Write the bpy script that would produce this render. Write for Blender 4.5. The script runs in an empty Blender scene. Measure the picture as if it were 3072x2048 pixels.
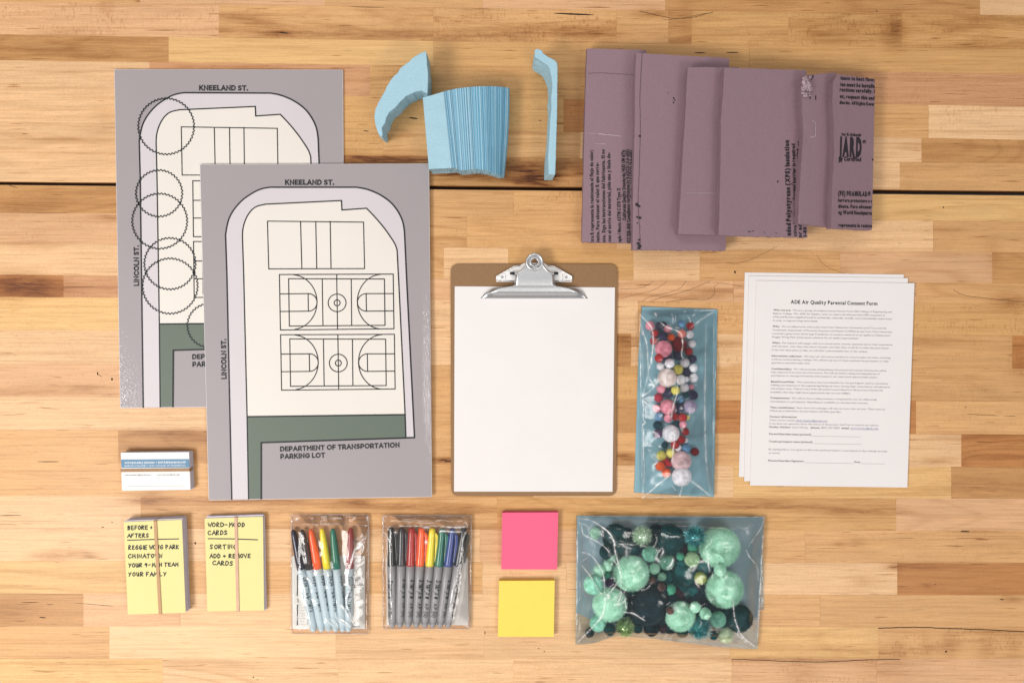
import bpy, bmesh, math, random
import numpy as np
from mathutils import Vector, noise as mnoise
random.seed(7)
rng = np.random.default_rng(7)
SC = bpy.context.scene
COL = SC.collection

# ------------------------------------------------------------------ camera model
H = 1.15; TILT = math.radians(3.8); F = 2544.0
CT, ST = math.cos(TILT), math.sin(TILT)

def W(px, py, z=0.0):
    """point of the place at height z seen at photo pixel (px,py) - used to survey the table"""
    dx = (px-1536.0)/F; dy = -(py-1024.0)/F
    d = (dx, dy*CT-ST, -dy*ST-CT)
    s = (H-z)/(-d[2])
    return Vector((d[0]*s, d[1]*s, z))

def crop(ox, oy, s):
    return lambda x, y: (ox+x/s, oy+y/s)

# ------------------------------------------------------------------ object helpers
def tag(o, label=None, cat=None, group=None, kind=None):
    if label: o['label'] = label
    if cat: o['category'] = cat
    if group: o['group'] = group
    if kind: o['kind'] = kind
    return o

def empty(name, loc, label, cat, group=None):
    o = bpy.data.objects.new(name, None); COL.objects.link(o)
    o.location = loc; o.empty_display_size = 0.01
    return tag(o, label, cat, group)

def mk(name, verts, faces, mats, parent=None, midx=None, smooth=False):
    V = np.array([tuple(v) for v in verts], dtype=float)
    if parent is None:
        org = np.array([(V[:,0].min()+V[:,0].max())/2, (V[:,1].min()+V[:,1].max())/2, V[:,2].min()])
    else:
        org = np.array(parent['_org'])
    me = bpy.data.meshes.new(name)
    me.from_pydata((V-org).tolist(), [], [tuple(f) for f in faces])
    if not isinstance(mats, (list, tuple)): mats = [mats]
    for m in mats: me.materials.append(m)
    if midx is not None: me.polygons.foreach_set('material_index', midx)
    if smooth: me.polygons.foreach_set('use_smooth', [True]*len(me.polygons))
    me.update()
    o = bpy.data.objects.new(name, me); COL.objects.link(o)
    if parent is None:
        o.location = org
    else:
        o.parent = parent
    o['_org'] = tuple(org.tolist())
    return o

def thing(name, loc, label, cat, group=None):
    o = empty(name, loc, label, cat, group); o['_org'] = tuple(loc); return o

def bevel(o, w, seg=2, angle=0.6):
    m = o.modifiers.new('bevel', 'BEVEL'); m.width = w; m.segments = seg
    m.limit_method = 'ANGLE'; m.angle_limit = angle
    return o

def fix_normals(o):
    bm = bmesh.new(); bm.from_mesh(o.data); bmesh.ops.recalc_face_normals(bm, faces=bm.faces)
    bm.to_mesh(o.data); bm.free(); return o

def prism_vf(top, bot):
    n = len(top)
    V = list(top)+list(bot)
    Fc = [tuple(range(n)), tuple(range(2*n-1, n-1, -1))]
    for i in range(n):
        j = (i+1) % n
        Fc.append((i, i+n, j+n, j))
    return V, Fc

def prism(name, mats, pts, z0, z1, parent=None, bot=None, bev=0, sidemat=False):
    top = [W(x, y, z1) for x, y in pts]
    if bot is None: b = [Vector((p.x, p.y, z0)) for p in top]
    else: b = [W(x, y, z0) for x, y in bot]
    V, Fc = prism_vf(top, b)
    midx = None
    if sidemat: midx = [0]+[1]*(len(Fc)-1)
    o = mk(name, V, Fc, mats, parent, midx)
    fix_normals(o)
    if bev: bevel(o, bev)
    return o

def flat_vf(pts, z):
    V = [W(x, y, z) for x, y in pts]
    return V, [tuple(range(len(V)))]

def roundrect(c, r, n=6):
    """c: four corner points (px) in order, r radius px"""
    out = []
    for i in range(4):
        p0 = np.array(c[i-1], float); p = np.array(c[i], float); p2 = np.array(c[(i+1) % 4], float)
        a = (p0-p)/np.linalg.norm(p0-p); b = (p2-p)/np.linalg.norm(p2-p)
        A = p+a*r; B = p+b*r
        for k in range(n+1):
            t = k/n
            q = (1-t)**2*A+2*t*(1-t)*p+t*t*B
            out.append(tuple(q))
    return out

def dense(pts, step, closed=True, jit=0.0):
    out = []
    n = len(pts)
    for i in range(n if closed else n-1):
        a = np.array(pts[i], float); b = np.array(pts[(i+1) % n], float)
        L = np.linalg.norm(b-a); k = max(1, int(L/step))
        for j in range(k):
            p = a+(b-a)*j/k
            if jit and j: p = p+rng.normal(0, jit, 2)
            out.append(tuple(p))
    if not closed: out.append(tuple(pts[-1]))
    return out

def smooth_curve(pts, sub=6, closed=False):
    out = []
    n = len(pts)
    P = [np.array(p, float) for p in pts]
    rngi = range(n if closed else n-1)
    for i in rngi:
        p1 = P[i]; p2 = P[(i+1) % n]
        p0 = P[i-1] if (closed or i > 0) else p1
        p3 = P[(i+2) % n] if (closed or i < n-2) else p2
        for k in range(sub):
            t = k/sub
            out.append(tuple(0.5*((2*p1)+(-p0+p2)*t+(2*p0-5*p1+4*p2-p3)*t*t+(-p0+3*p1-3*p2+p3)*t**3)))
    if not closed: out.append(tuple(P[-1]))
    return out

class Ink:
    """collects flat ribbons / polygons / letters and builds them as one print mesh"""
    def __init__(self, zf): self.V = []; self.F = []; self.zf = zf if callable(zf) else (lambda x, y: zf); self.k = 0
    def bump(self): self.k += 1; return (self.k % 12)*0.000012
    def ribbon(self, pts, w, closed=False, mapper=None):
        P = [np.array(p, float) for p in pts]; n = len(P)
        if n < 2: return
        dz = self.bump(); base = len(self.V)
        for i in range(n):
            a = P[i-1] if (closed or i > 0) else P[i]; b = P[(i+1) % n] if (closed or i < n-1) else P[i]
            if closed or 0 < i < n-1:
                d1 = P[i]-a; d2 = b-P[i]
                d1 /= (np.linalg.norm(d1)+1e-9); d2 /= (np.linalg.norm(d2)+1e-9)
                t = d1+d2; t /= (np.linalg.norm(t)+1e-9)
                nn = np.array([-t[1], t[0]]); c = max(0.5, abs(np.dot(nn, np.array([-d1[1], d1[0]]))))
            else:
                t = b-a; t /= (np.linalg.norm(t)+1e-9); nn = np.array([-t[1], t[0]]); c = 1
                e = -t*w*0.5 if i == 0 else t*w*0.5
                P[i] = P[i]+e*0.8
            for s in (-1, 1):
                q = P[i]+nn*s*w*0.5/c
                self.V.append(self.put(q[0], q[1], dz, mapper))
        m = n if closed else n-1
        for i in range(m):
            j = (i+1) % n
            self.F.append((base+2*i, base+2*i+1, base+2*j+1, base+2*j))
    def put(self, x, y, dz, mapper=None):
        if mapper: return mapper(x, y, dz)
        return W(x, y, self.zf(x, y)+dz)
    def poly(self, pts, mapper=None):
        dz = self.bump(); base = len(self.V)
        for x, y in pts: self.V.append(self.put(x, y, dz, mapper))
        self.F.append(tuple(range(base, base+len(pts))))
    def text(self, s, x, y, cap, width=None, ang=0.0, bold=0.0, shear=0.0, mapper=None, align='L'):
        """baseline start (x,y) px, cap height px, optional total width px, ang degrees counter-clockwise as seen"""
        V, Fc, w = text_mesh(s, bold, shear)
        if not V: return 0
        sx = cap if width is None else width/max(w, 1e-6)
        ca, sa = math.cos(math.radians(ang)), math.sin(math.radians(ang))
        off = -w*sx/2 if align == 'C' else 0
        dz = self.bump(); base = len(self.V)
        for vx, vy in V:
            u = vx*sx+off; v = vy*cap
            self.V.append(self.put(x+u*ca-v*sa, y-(u*sa+v*ca), dz, mapper))
        self.F += [tuple(base+i for i in f) for f in Fc]
        return w*sx
    def build(self, name, m, parent=None):
        o = mk(name, self.V, self.F, m, parent)
        bm = bmesh.new(); bm.from_mesh(o.data)
        for f in bm.faces:
            f.normal_update()
            if f.normal.z < 0: f.normal_flip()
        bm.to_mesh(o.data); bm.free()
        return o

_tc = {}; _cap = [None]
def glyph(ch, bold, shear):
    key = (ch, bold, shear)
    if key in _tc: return _tc[key]
    def raw(t, b_, s_):
        cu = bpy.data.curves.new('t', 'FONT'); cu.body = t; cu.size = 1.0; cu.offset = b_; cu.shear = s_
        cu.resolution_u = 2; cu.fill_mode = 'FRONT'
        ob = bpy.data.objects.new('t', cu); COL.objects.link(ob)
        dg = bpy.context.evaluated_depsgraph_get(); dg.update()
        ev = ob.evaluated_get(dg); me = ev.to_mesh()
        V = [(v.co.x, v.co.y) for v in me.vertices]; Fc = [tuple(p.vertices) for p in me.polygons]
        ev.to_mesh_clear(); bpy.data.objects.remove(ob); bpy.data.curves.remove(cu)
        return V, Fc
    if _cap[0] is None:
        vv, _ = raw('H', 0, 0); _cap[0] = max(v[1] for v in vv)-min(v[1] for v in vv)
    V, Fc = raw(ch, bold, shear); c = _cap[0]
    V = [(x/c, y/c) for x, y in V]
    x0 = min([v[0] for v in V], default=0); x1 = max([v[0] for v in V], default=0)
    _tc[key] = ([(x-x0, y) for x, y in V], Fc, x1-x0); return _tc[key]

def text_mesh(s, bold, shear):
    """letters set one by one with even gaps (cap height 1)"""
    gap = .17 if s.isupper() else .125
    if shear: gap = -.03
    V = []; Fc = []; x = 0
    for ch in s:
        if ch == ' ': x += (.52 if s.isupper() else .38); continue
        gv, gf, gw = glyph(ch, bold, shear)
        b = len(V); V += [(vx+x, vy) for vx, vy in gv]; Fc += [tuple(b+i for i in f) for f in gf]
        x += gw+gap
    return V, Fc, max(x-gap, 1e-6)

# ------------------------------------------------------------------ materials
def nodes(m):
    m.use_nodes = True; nt = m.node_tree; nt.nodes.clear(); return nt, nt.nodes, nt.links

def mat(name, col, rough=0.6, metal=0.0, var=0.06, scale=60.0, bump=0.0, bscale=400.0, sheen=0.0, coat=0.0, spec=0.5, sss=0.0, stretch=None, coatr=0.1):
    m = bpy.data.materials.new(name); nt, N, L = nodes(m)
    out = N.new('ShaderNodeOutputMaterial'); b = N.new('ShaderNodeBsdfPrincipled'); L.new(b.outputs[0], out.inputs[0])
    tc = N.new('ShaderNodeTexCoord'); no = N.new('ShaderNodeTexNoise'); no.inputs['Scale'].default_value = scale
    no.inputs['Detail'].default_value = 4
    src = tc.outputs['Object']
    if stretch:
        mp = N.new('ShaderNodeMapping'); mp.inputs['Scale'].default_value = stretch; L.new(src, mp.inputs[0]); src = mp.outputs[0]
    L.new(src, no.inputs['Vector'])
    mr = N.new('ShaderNodeMapRange'); mr.inputs['From Min'].default_value = 0.3; mr.inputs['From Max'].default_value = 0.7
    mr.inputs['To Min'].default_value = 1-var; mr.inputs['To Max'].default_value = 1+var
    L.new(no.outputs['Fac'], mr.inputs['Value'])
    vm = N.new('ShaderNodeVectorMath'); vm.operation = 'SCALE'; vm.inputs[0].default_value = col[:3]
    L.new(mr.outputs[0], vm.inputs['Scale']); L.new(vm.outputs[0], b.inputs['Base Color'])
    b.inputs['Roughness'].default_value = rough; b.inputs['Metallic'].default_value = metal
    b.inputs['Specular IOR Level'].default_value = spec
    if sheen: b.inputs['Sheen Weight'].default_value = sheen; b.inputs['Sheen Roughness'].default_value = 0.4
    if coat: b.inputs['Coat Weight'].default_value = coat; b.inputs['Coat Roughness'].default_value = coatr
    if bump:
        n2 = N.new('ShaderNodeTexNoise'); n2.inputs['Scale'].default_value = bscale; n2.inputs['Detail'].default_value = 3
        L.new(src, n2.inputs['Vector'])
        bp = N.new('ShaderNodeBump'); bp.inputs['Strength'].default_value = bump; bp.inputs['Distance'].default_value = 0.001
        L.new(n2.outputs['Fac'], bp.inputs['Height']); L.new(bp.outputs[0], b.inputs['Normal'])
    return m

def srgb(r, g, b, k=1.0):
    f = lambda c: ((c/255)/12.92 if c/255 <= 0.04045 else ((c/255+0.055)/1.055)**2.4)
    return tuple(min(0.95, f(c)*k) for c in (r, g, b))

INK = mat('black_ink', (0.008, 0.012, 0.015), 0.5, var=0.1, spec=0.3)
INKSOFT = mat('grey_print_ink', (0.17, 0.165, 0.21), 0.7, var=0.1, spec=0.2)
INKLINK = mat('blue_link_ink', (0.12, 0.14, 0.35), 0.7, spec=0.2)
PAPER = mat('white_paper', (0.76, 0.73, 0.72), 0.75, var=0.012, scale=20, bump=0.08, bscale=900, spec=0.25)
CARDW = mat('white_card', (0.80, 0.78, 0.745), 0.65, var=0.01, spec=0.3)
EDGE = mat('card_edges', (0.62, 0.57, 0.62), 0.8, var=0.25, scale=1.0, stretch=(1, 1, 3500))
NOTE = mat('pale_yellow_note', (0.735, 0.665, 0.30), 0.75, var=0.015, spec=0.2)

# ------------------------------------------------------------------ wood
def wood_mat():
    m = bpy.data.materials.new('butcher_block_maple'); nt, N, L = nodes(m)
    out = N.new('ShaderNodeOutputMaterial'); b = N.new('ShaderNodeBsdfPrincipled'); L.new(b.outputs[0], out.inputs[0])
    def attr(n):
        a = N.new('ShaderNodeAttribute'); a.attribute_name = n; return a
    uvn = attr('grain'); tint = attr('tint'); prm = attr('figure'); stn = attr('stain')
    sp = N.new('ShaderNodeSeparateColor'); L.new(prm.outputs['Color'], sp.inputs[0])   # flame, fleck, spalt
    def noi(sc, det=3, rough=0.5, dist=0.0):
        mp = N.new('ShaderNodeMapping'); mp.inputs['Scale'].default_value = sc; L.new(uvn.outputs['Vector'], mp.inputs[0])
        n = N.new('ShaderNodeTexNoise'); n.inputs['Scale'].default_value = 1; n.inputs['Detail'].default_value = det
        n.inputs['Roughness'].default_value = rough; n.inputs['Distortion'].default_value = dist
        L.new(mp.outputs[0], n.inputs['Vector']); return n.outputs['Fac']
    def mr(v, a, bb, c, d):
        r = N.new('ShaderNodeMapRange'); r.inputs[1].default_value = a; r.inputs[2].default_value = bb
        r.inputs[3].default_value = c; r.inputs[4].default_value = d; L.new(v, r.inputs[0]); return r.outputs[0]
    def math_(op, a, bb):
        n = N.new('ShaderNodeMath'); n.operation = op
        for i, v in enumerate((a, bb)):
            if isinstance(v, (int, float)): n.inputs[i].default_value = v
            else: L.new(v, n.inputs[i])
        return n.outputs[0]
    fine = mr(noi((16, 480, 1), 5, 0.7), 0.3, 0.7, 0.88, 1.10)
    micro = mr(noi((90, 1500, 1), 2, 0.6), 0.3, 0.7, 0.97, 1.03)
    grit = mr(noi((900, 900, 1), 2, 0.6), 0.3, 0.7, 0.90, 1.10)
    mid = mr(noi((4, 80, 1), 4, 0.6, 0.8), 0.3, 0.72, 0.93, 1.04)
    big = mr(noi((5, 12, 1), 2, 0.5), 0.3, 0.7, 0.95, 1.04)
    flow = noi((2.4, 13, 1), 1.5, 0.45, 0.5)
    rings = math_('SINE', math_('MULTIPLY', flow, 75.0), 0)
    rings = math_('POWER', mr(rings, -1, 1, 0, 1), 5.0)
    ringd = math_('MULTIPLY', rings, math_('MULTIPLY', sp.outputs[0], 0.30))
    flk = mr(noi((420, 130, 1), 2, 0.6), 0.52, 0.68, 0, 1)
    flm = mr(noi((18, 50, 1), 2, 0.5), 0.42, 0.6, 0, 1)
    flkd = math_('MULTIPLY', math_('MULTIPLY', flk, flm), math_('MULTIPLY', sp.outputs[1], 0.30))
    spn = mr(noi((10, 75, 1), 4, 0.65, 0.8), 0.46, 0.68, 0, 1)
    spd = math_('MULTIPLY', spn, math_('MULTIPLY', sp.outputs[2], 0.88))
    dash = mr(noi((22, 420, 1), 1, 0.5), 0.70, 0.77, 0, 0.5)
    darks = math_('MULTIPLY', math_('SUBTRACT', 1, ringd), math_('SUBTRACT', 1, flkd))
    darks = math_('MULTIPLY', darks, math_('SUBTRACT', 1, spd))
    darks = math_('MULTIPLY', darks, math_('SUBTRACT', 1, dash))
    stv = math_('MULTIPLY', stn.outputs['Fac'], mr(noi((30, 260, 1), 5, 0.7, 0.5), 0.3, 0.7, 0.35, 1.5))
    darks = math_('MULTIPLY', darks, math_('SUBTRACT', 1, math_('MINIMUM', stv, 0.92)))
    eg = math_('MULTIPLY', attr('edge').outputs['Fac'], mr(noi((25, 25, 1), 3, 0.6), 0.35, 0.65, 0.1, 1.0))
    darks = math_('MULTIPLY', darks, math_('SUBTRACT', 1, math_('MULTIPLY', eg, 0.75)))
    for sc_, t0, t1, am in (((5, 330, 1), 0.585, 0.61, 0.10), ((9, 620, 1), 0.60, 0.625, 0.10), ((3.5, 190, 1), 0.61, 0.63, 0.10)):
        ln = mr(noi(sc_, 2, 0.55, 0.25), t0, t1, 0, am)
        darks = math_('MULTIPLY', darks, math_('SUBTRACT', 1, ln))
    pore = mr(noi((70, 900, 1), 2, 0.7), 0.60, 0.75, 0, 0.22)
    darks = math_('MULTIPLY', darks, math_('SUBTRACT', 1, pore))
    bright = math_('MULTIPLY', math_('MULTIPLY', fine, mid), math_('MULTIPLY', big, micro))
    bright = math_('MULTIPLY', bright, grit)
    v1 = N.new('ShaderNodeVectorMath'); v1.operation = 'SCALE'; L.new(tint.outputs['Color'], v1.inputs[0]); L.new(bright, v1.inputs['Scale'])
    # dark marks go brown, not grey: raise darkening on green and blue
    dg = N.new('ShaderNodeCombineXYZ')
    L.new(math_('POWER', darks, 0.85), dg.inputs[0]); L.new(math_('POWER', darks, 1.18), dg.inputs[1]); L.new(math_('POWER', darks, 1.6), dg.inputs[2])
    v2 = N.new('ShaderNodeVectorMath'); v2.operation = 'MULTIPLY'; L.new(v1.outputs[0], v2.inputs[0]); L.new(dg.outputs[0], v2.inputs[1])
    L.new(v2.outputs[0], b.inputs['Base Color'])
    b.inputs['Roughness'].default_value = 0.45; b.inputs['Specular IOR Level'].default_value = 0.3
    bp = N.new('ShaderNodeBump'); bp.inputs['Strength'].default_value = 0.12; bp.inputs['Distance'].default_value = 0.0006
    L.new(bright, bp.inputs['Height']); L.new(bp.outputs[0], b.inputs['Normal'])
    return m
WOOD = wood_mat()
CRACK = mat('dark_crack', (0.035, 0.018, 0.008), 0.9, var=0.3)

TN_ = {  # stave tints (albedo)
 'W': (0.745, 0.475, 0.255), 'L': (0.705, 0.44, 0.232), 'G': (0.60, 0.335, 0.130), 'M': (0.62, 0.347, 0.147), 'P': (0.65, 0.375, 0.195),
 'R': (0.55, 0.285, 0.140), 'D': (0.475, 0.208, 0.066), 'B': (0.51, 0.265, 0.100), 'Y': (0.69, 0.42, 0.175)}
TN = {k: (min(.86, v[0]*1.045), v[1]*1.055, v[2]*1.06) for k, v in TN_.items()}
ROWS = [ # yL0,yR0,yL1,yR1, staves: (x_end, tint, flame, fleck, spalt)
 (-92,-55,6,47, [(420,'M',.1,.1,0),(975,'P',0,.2,0),(1447,'M',0,.1,0),(1996,'P',0,.1,.0),(2940,'B',.5,.1,.1),(3200,'L',0,0,0)]),
 (6,47,104,148, [(657,'P',0,.8,0),(1300,'M',.2,.3,.3),(1850,'M',0,.9,.35),(2005,'M',0,.2,.1),(2075,'B',.2,.3,.3),(2365,'G',.1,.4,.2),(2705,'G',0,.9,.35),(3200,'G',.3,.5,.3)]),
 (104,148,181,222,[(506,'B',.5,.1,.3),(1300,'Y',0,.1,0),(2248,'G',0,.15,0),(3200,'G',0,.1,0)]),
 (181,222,272,320,[(449,'L',.1,.1,0),(1110,'R',0,.3,.1),(1830,'G',.2,.3,.1),(2450,'M',.1,.1,0),(3200,'R',0,.35,.1)]),
 (272,320,366,420,[(700,'L',.1,.1,.05),(1220,'G',.1,.2,0),(1690,'G',.2,.2,0),(1760,'D',0,.6,.2),(2785,'M',.2,.1,0),(3200,'W',0,.5,0)]),
 (366,420,455,490,[(700,'L',.25,.1,.1),(1150,'G',.3,.4,0),(1740,'M',.7,.1,0),(2765,'L',0,.1,0),(3200,'B',.4,.3,.1)]),
 (455,490,545,573,[(900,'L',.15,.1,.05),(1760,'B',.1,.8,1.0),(2700,'L',.0,.1,0),(3200,'M',.2,.3,.05)]),
 None,
 (555,587,637,665,[(800,'B',.7,.2,.15),(1540,'M',.2,.3,.1),(2000,'M',.1,.9,.1),(3200,'Y',.3,.2,.05)]),
 (637,665,731,757,[(800,'P',.1,.4,.05),(1400,'M',.6,.3,0),(1850,'M',.2,.3,.1),(2800,'L',.1,.1,0),(3200,'M',.1,.1,0)]),
 (731,757,824,850,[(800,'L',.1,.1,0),(1331,'M',.6,.2,.0),(1525,'L',0,.1,0),(1900,'G',0,.1,0),(2100,'L',0,.1,0),(2520,'M',.35,.1,.0),(2977,'P',.45,.1,0),(3200,'B',.4,0,.2)]),
 (824,850,890,911,[(190,'D',.5,.1,.5),(900,'R',.2,.3,.1),(1700,'P',.3,.1,0),(2200,'P',1.0,0,0),(2750,'P',.5,.2,.0),(3200,'M',.5,.2,.1)]),
 (890,911,989,1007,[(500,'Y',0,.1,0),(1480,'L',.2,.3,0),(1914,'L',0,.3,0),(2400,'M',.0,.9,.1),(3200,'G',.0,.9,.05)]),
 (989,1007,1090,1105,[(600,'L',0,.2,.0),(1500,'L',.1,.4,0),(1893,'B',.1,.5,.2),(2600,'L',.0,.9,.2),(3037,'M',.1,.5,.1),(3200,'D',.1,.5,.2)]),
 (1090,1105,1189,1204,[(700,'P',.15,.2,.05),(1700,'M',.1,.3,0),(2000,'G',0,.5,0),(2700,'M',.2,.3,.0),(3200,'M',.3,.4,.05)]),
 (1189,1204,1288,1303,[(618,'L',0,.1,0),(1420,'M',.2,.2,0),(2100,'B',.1,.5,.1),(2748,'D',0,.4,.3),(3200,'M',.0,.3,.0)]),
 (1288,1303,1387,1400,[(355,'M',0,.1,.0),(700,'B',.4,.2,.15),(1290,'M',.1,.3,0),(1500,'M',.1,.5,.0),(2300,'M',.1,.2,.1),(2884,'L',0,.2,0),(3200,'D',.6,.1,.2)]),
 (1387,1400,1486,1495,[(900,'M',0,.1,.0),(1600,'M',.2,.3,.2),(2200,'L',.0,.1,0),(2854,'Y',.15,.1,0),(3200,'B',.3,.1,.15)]),
 (1486,1495,1583,1592,[(422,'L',0,.1,.0),(1492,'M',.3,.1,.25),(2688,'G',.25,.1,.25),(3200,'P',.3,.1,0)]),
 (1583,1592,1682,1689,[(870,'L',.0,.2,.05),(1440,'L',.2,.1,0),(1730,'P',.1,.1,0),(2415,'M',.2,.1,.05),(3200,'M',.1,.2,.05)]),
 (1682,1689,1779,1784,[(570,'Y',.45,.0,.05),(1447,'M',.1,.2,0),(1700,'L',0,.5,0),(2692,'L',.1,.2,0),(3200,'D',.1,.1,.1)]),
 (1779,1784,1877,1880,[(250,'B',.1,.1,.1),(540,'P',.0,.1,.05),(1120,'L',.1,.2,.0),(1800,'W',.1,.1,0),(2460,'M',.1,.1,.0),(3200,'M',.0,.2,.0)]),
 (1877,1880,1974,1975,[(328,'M',0,.1,.0),(1007,'W',0,.1,0),(1452,'L',.1,.1,0),(2189,'L',.1,.1,0),(2636,'Y',.3,.1,.1),(3200,'M',.0,.9,.2)]),
 (1974,1975,2075,2072,[(488,'Y',.2,.1,.0),(1015,'W',.6,.1,0),(1540,'W',.1,.1,0),(2195,'L',.1,.2,0),(2630,'P',.1,.7,.1),(3200,'P',.1,.3,.0)]),
 (2075,2072,2170,2170,[(900,'L',.2,.1,.0),(1800,'M',.6,.1,0),(3200,'M',.1,.1,0)]),
]
# soft stains: x,y,sx,sy,strength
STAINS = [(850,98,42,7,.8),(900,104,130,8,.35),(760,66,40,16,.3),(1030,98,30,5,.45),(1250,104,160,10,.35),(1630,96,150,16,.35),(1790,104,60,10,.4),
 (2060,60,18,40,.22),(1960,42,40,8,.5),(2680,105,26,30,.45),(2690,70,14,26,.3),(2480,100,70,22,.25),(2950,140,110,5,.5),(2900,70,120,18,.22),
 (1250,480,150,9,.6),(1150,478,80,8,.55),(1385,500,50,10,.5),(1580,505,60,14,.7),(1600,540,45,14,.75),(1700,495,60,8,.6),(1500,525,70,10,.3),(1060,483,50,10,.5),
 (30,855,60,26,.55),(110,850,45,18,.5),(170,870,60,14,.35),(60,885,60,6,.3),(40,620,90,14,.3),(150,610,60,20,.18),(330,652,40,6,.45),(60,735,70,6,.35),(150,740,30,4,.3),
 (260,1165,90,9,.35),(60,1175,80,8,.3),(500,1300,100,9,.35),(560,1310,60,14,.3),(480,1350,80,14,.2),(1330,1380,30,6,.8),(1340,1430,30,26,.25),(1880,1365,30,5,.8),(1880,1385,30,8,.4),
 (440,1500,40,10,.6),(560,1498,120,6,.35),(700,1505,120,6,.3),(840,1505,60,5,.45),(1070,1508,40,7,.7),(1200,1516,150,6,.45),(1390,1528,110,5,.55),(2180,1512,160,6,.35),(2330,1518,160,4,.5),(2600,1532,90,5,.6),(2300,1500,200,5,.25),
 (1090,1600,60,10,.2),(210,1660,50,9,.35),(140,1666,40,8,.3),(270,1668,18,6,.35),(30,1840,60,30,.25),(460,1480,20,8,.2),
 (2830,690,60,6,.2),(2000,1028,160,5,.4),(2140,1025,90,5,.4),(2460,1030,10,5,.1),(2800,1025,120,7,.35),(3060,1085,20,40,.25),(1870,1012,26,5,.5),(1870,1060,24,40,.2),(3030,905,40,20,.4),(2980,765,20,40,.15),
 (2760,1470,220,8,.2),(2820,1380,40,5,.6),(3010,1375,60,5,.3),(2940,1310,120,6,.35),(2900,1440,60,20,.1),(2690,1697,24,5,.7),(2760,1697,60,7,.4),(2780,1753,12,4,.4),(2930,1594,60,4,.3),
 (2200,1940,150,6,.3),(2500,1945,90,6,.25),(2600,1955,60,5,.3),(2300,1978,120,6,.45),(2550,1982,110,5,.45),(2850,1930,20,30,.25),(2700,1950,16,24,.2),(2780,1935,12,24,.2),(2960,1940,20,26,.2),(3040,1940,14,24,.2),(2650,2010,60,30,.2),(2410,2020,40,30,.2),(2700,1888,60,4,.35),(2990,1893,70,4,.35),
 (2570,1628,22,9,.35),(2520,1632,16,5,.3),(2590,1740,30,14,.2),(3040,1795,26,5,.4),(1000,1870,20,5,.2),(1210,1660,10,10,.0),(230,1480,10,3,.1),(140,1995,160,5,.25),(400,1995,200,5,.15),
 (120,408,60,4,.0),(200,420,140,3,.35),(60,372,60,2,.3),(75,402,12,2,.45),(290,398,40,2,.3),(170,462,140,4,.15),(320,340,40,20,.15),(160,130,30,3,.35),(320,118,60,3,.25),(180,98,60,5,.3),(100,150,120,6,.25),(260,170,60,5,.25),(310,20,10,14,.25),(330,25,4,16,.3),
 (700,205,140,6,.25),(1850,205,20,6,.3),(2740,440,50,4,.4),(2860,440,120,4,.2),(2700,370,80,6,.1),(2600,1930,2,2,.0)]
# hard marks: x,y,halfwidth,halfheight,slope
MARKS = [(2100,159,17,1.6,0),(2197,158,20,1.6,0),(1722,43,62,2.6,.04),(1060,21,0,0,0),(1100,22,55,.8,.02),(850,99,14,2.2,.1),(1000,206,0,0,0),(75,402,8,.7,.05),(105,403,0,0,0),
 (293,1120,2,5,0),(336,1137,3,4,0),(300,1126,6,1,0.6),(145,1384,34,1.2,0),(30,1545,36,.9,0),(308,1580,4,1.2,0),(336,1566,2,1.5,0),(128,1851,11,1.4,.1),(90,1806,28,.9,0),(150,1812,10,.8,0),(280,1812,60,.7,.08),
 (2895,1593,14,2,.02),(2896,1221,2,1.4,0),(2950,1244,50,.7,.05),(3030,1248,20,.6,0),(2205,816,3,4,.3),(2830,622,2,2.5,.3),(2630,34,2.5,1.6,.3),(760,2030,2.4,2,0),(772,2037,1.5,1.5,0),(1616,1944,2,1.5,0),(1633,1953,2,1.5,0),(2806,1752,3,1,.4),
 (1168,1617,3,2,.4),(586,1628,2.5,4,0),(1455,1897,1.5,4,.2),(2790,718,22,.6,0),(3006,1797,6,1.6,0),(2838,1953,3,3,0),(2700,730,5,.5,0),(40,560,14,1,.3),(1620,362,5,1,.1),(1240,355,14,2.2,.12),(1098,393,9,1.4,.1),(1300,290,0,0,0)]
def ellipse_pts(x, y, a, b, sl=0, n=14):
    return [(x+a*math.cos(2*math.pi*i/n), y+sl*a*math.cos(2*math.pi*i/n)+b*math.sin(2*math.pi*i/n)) for i in range(n)]

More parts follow.
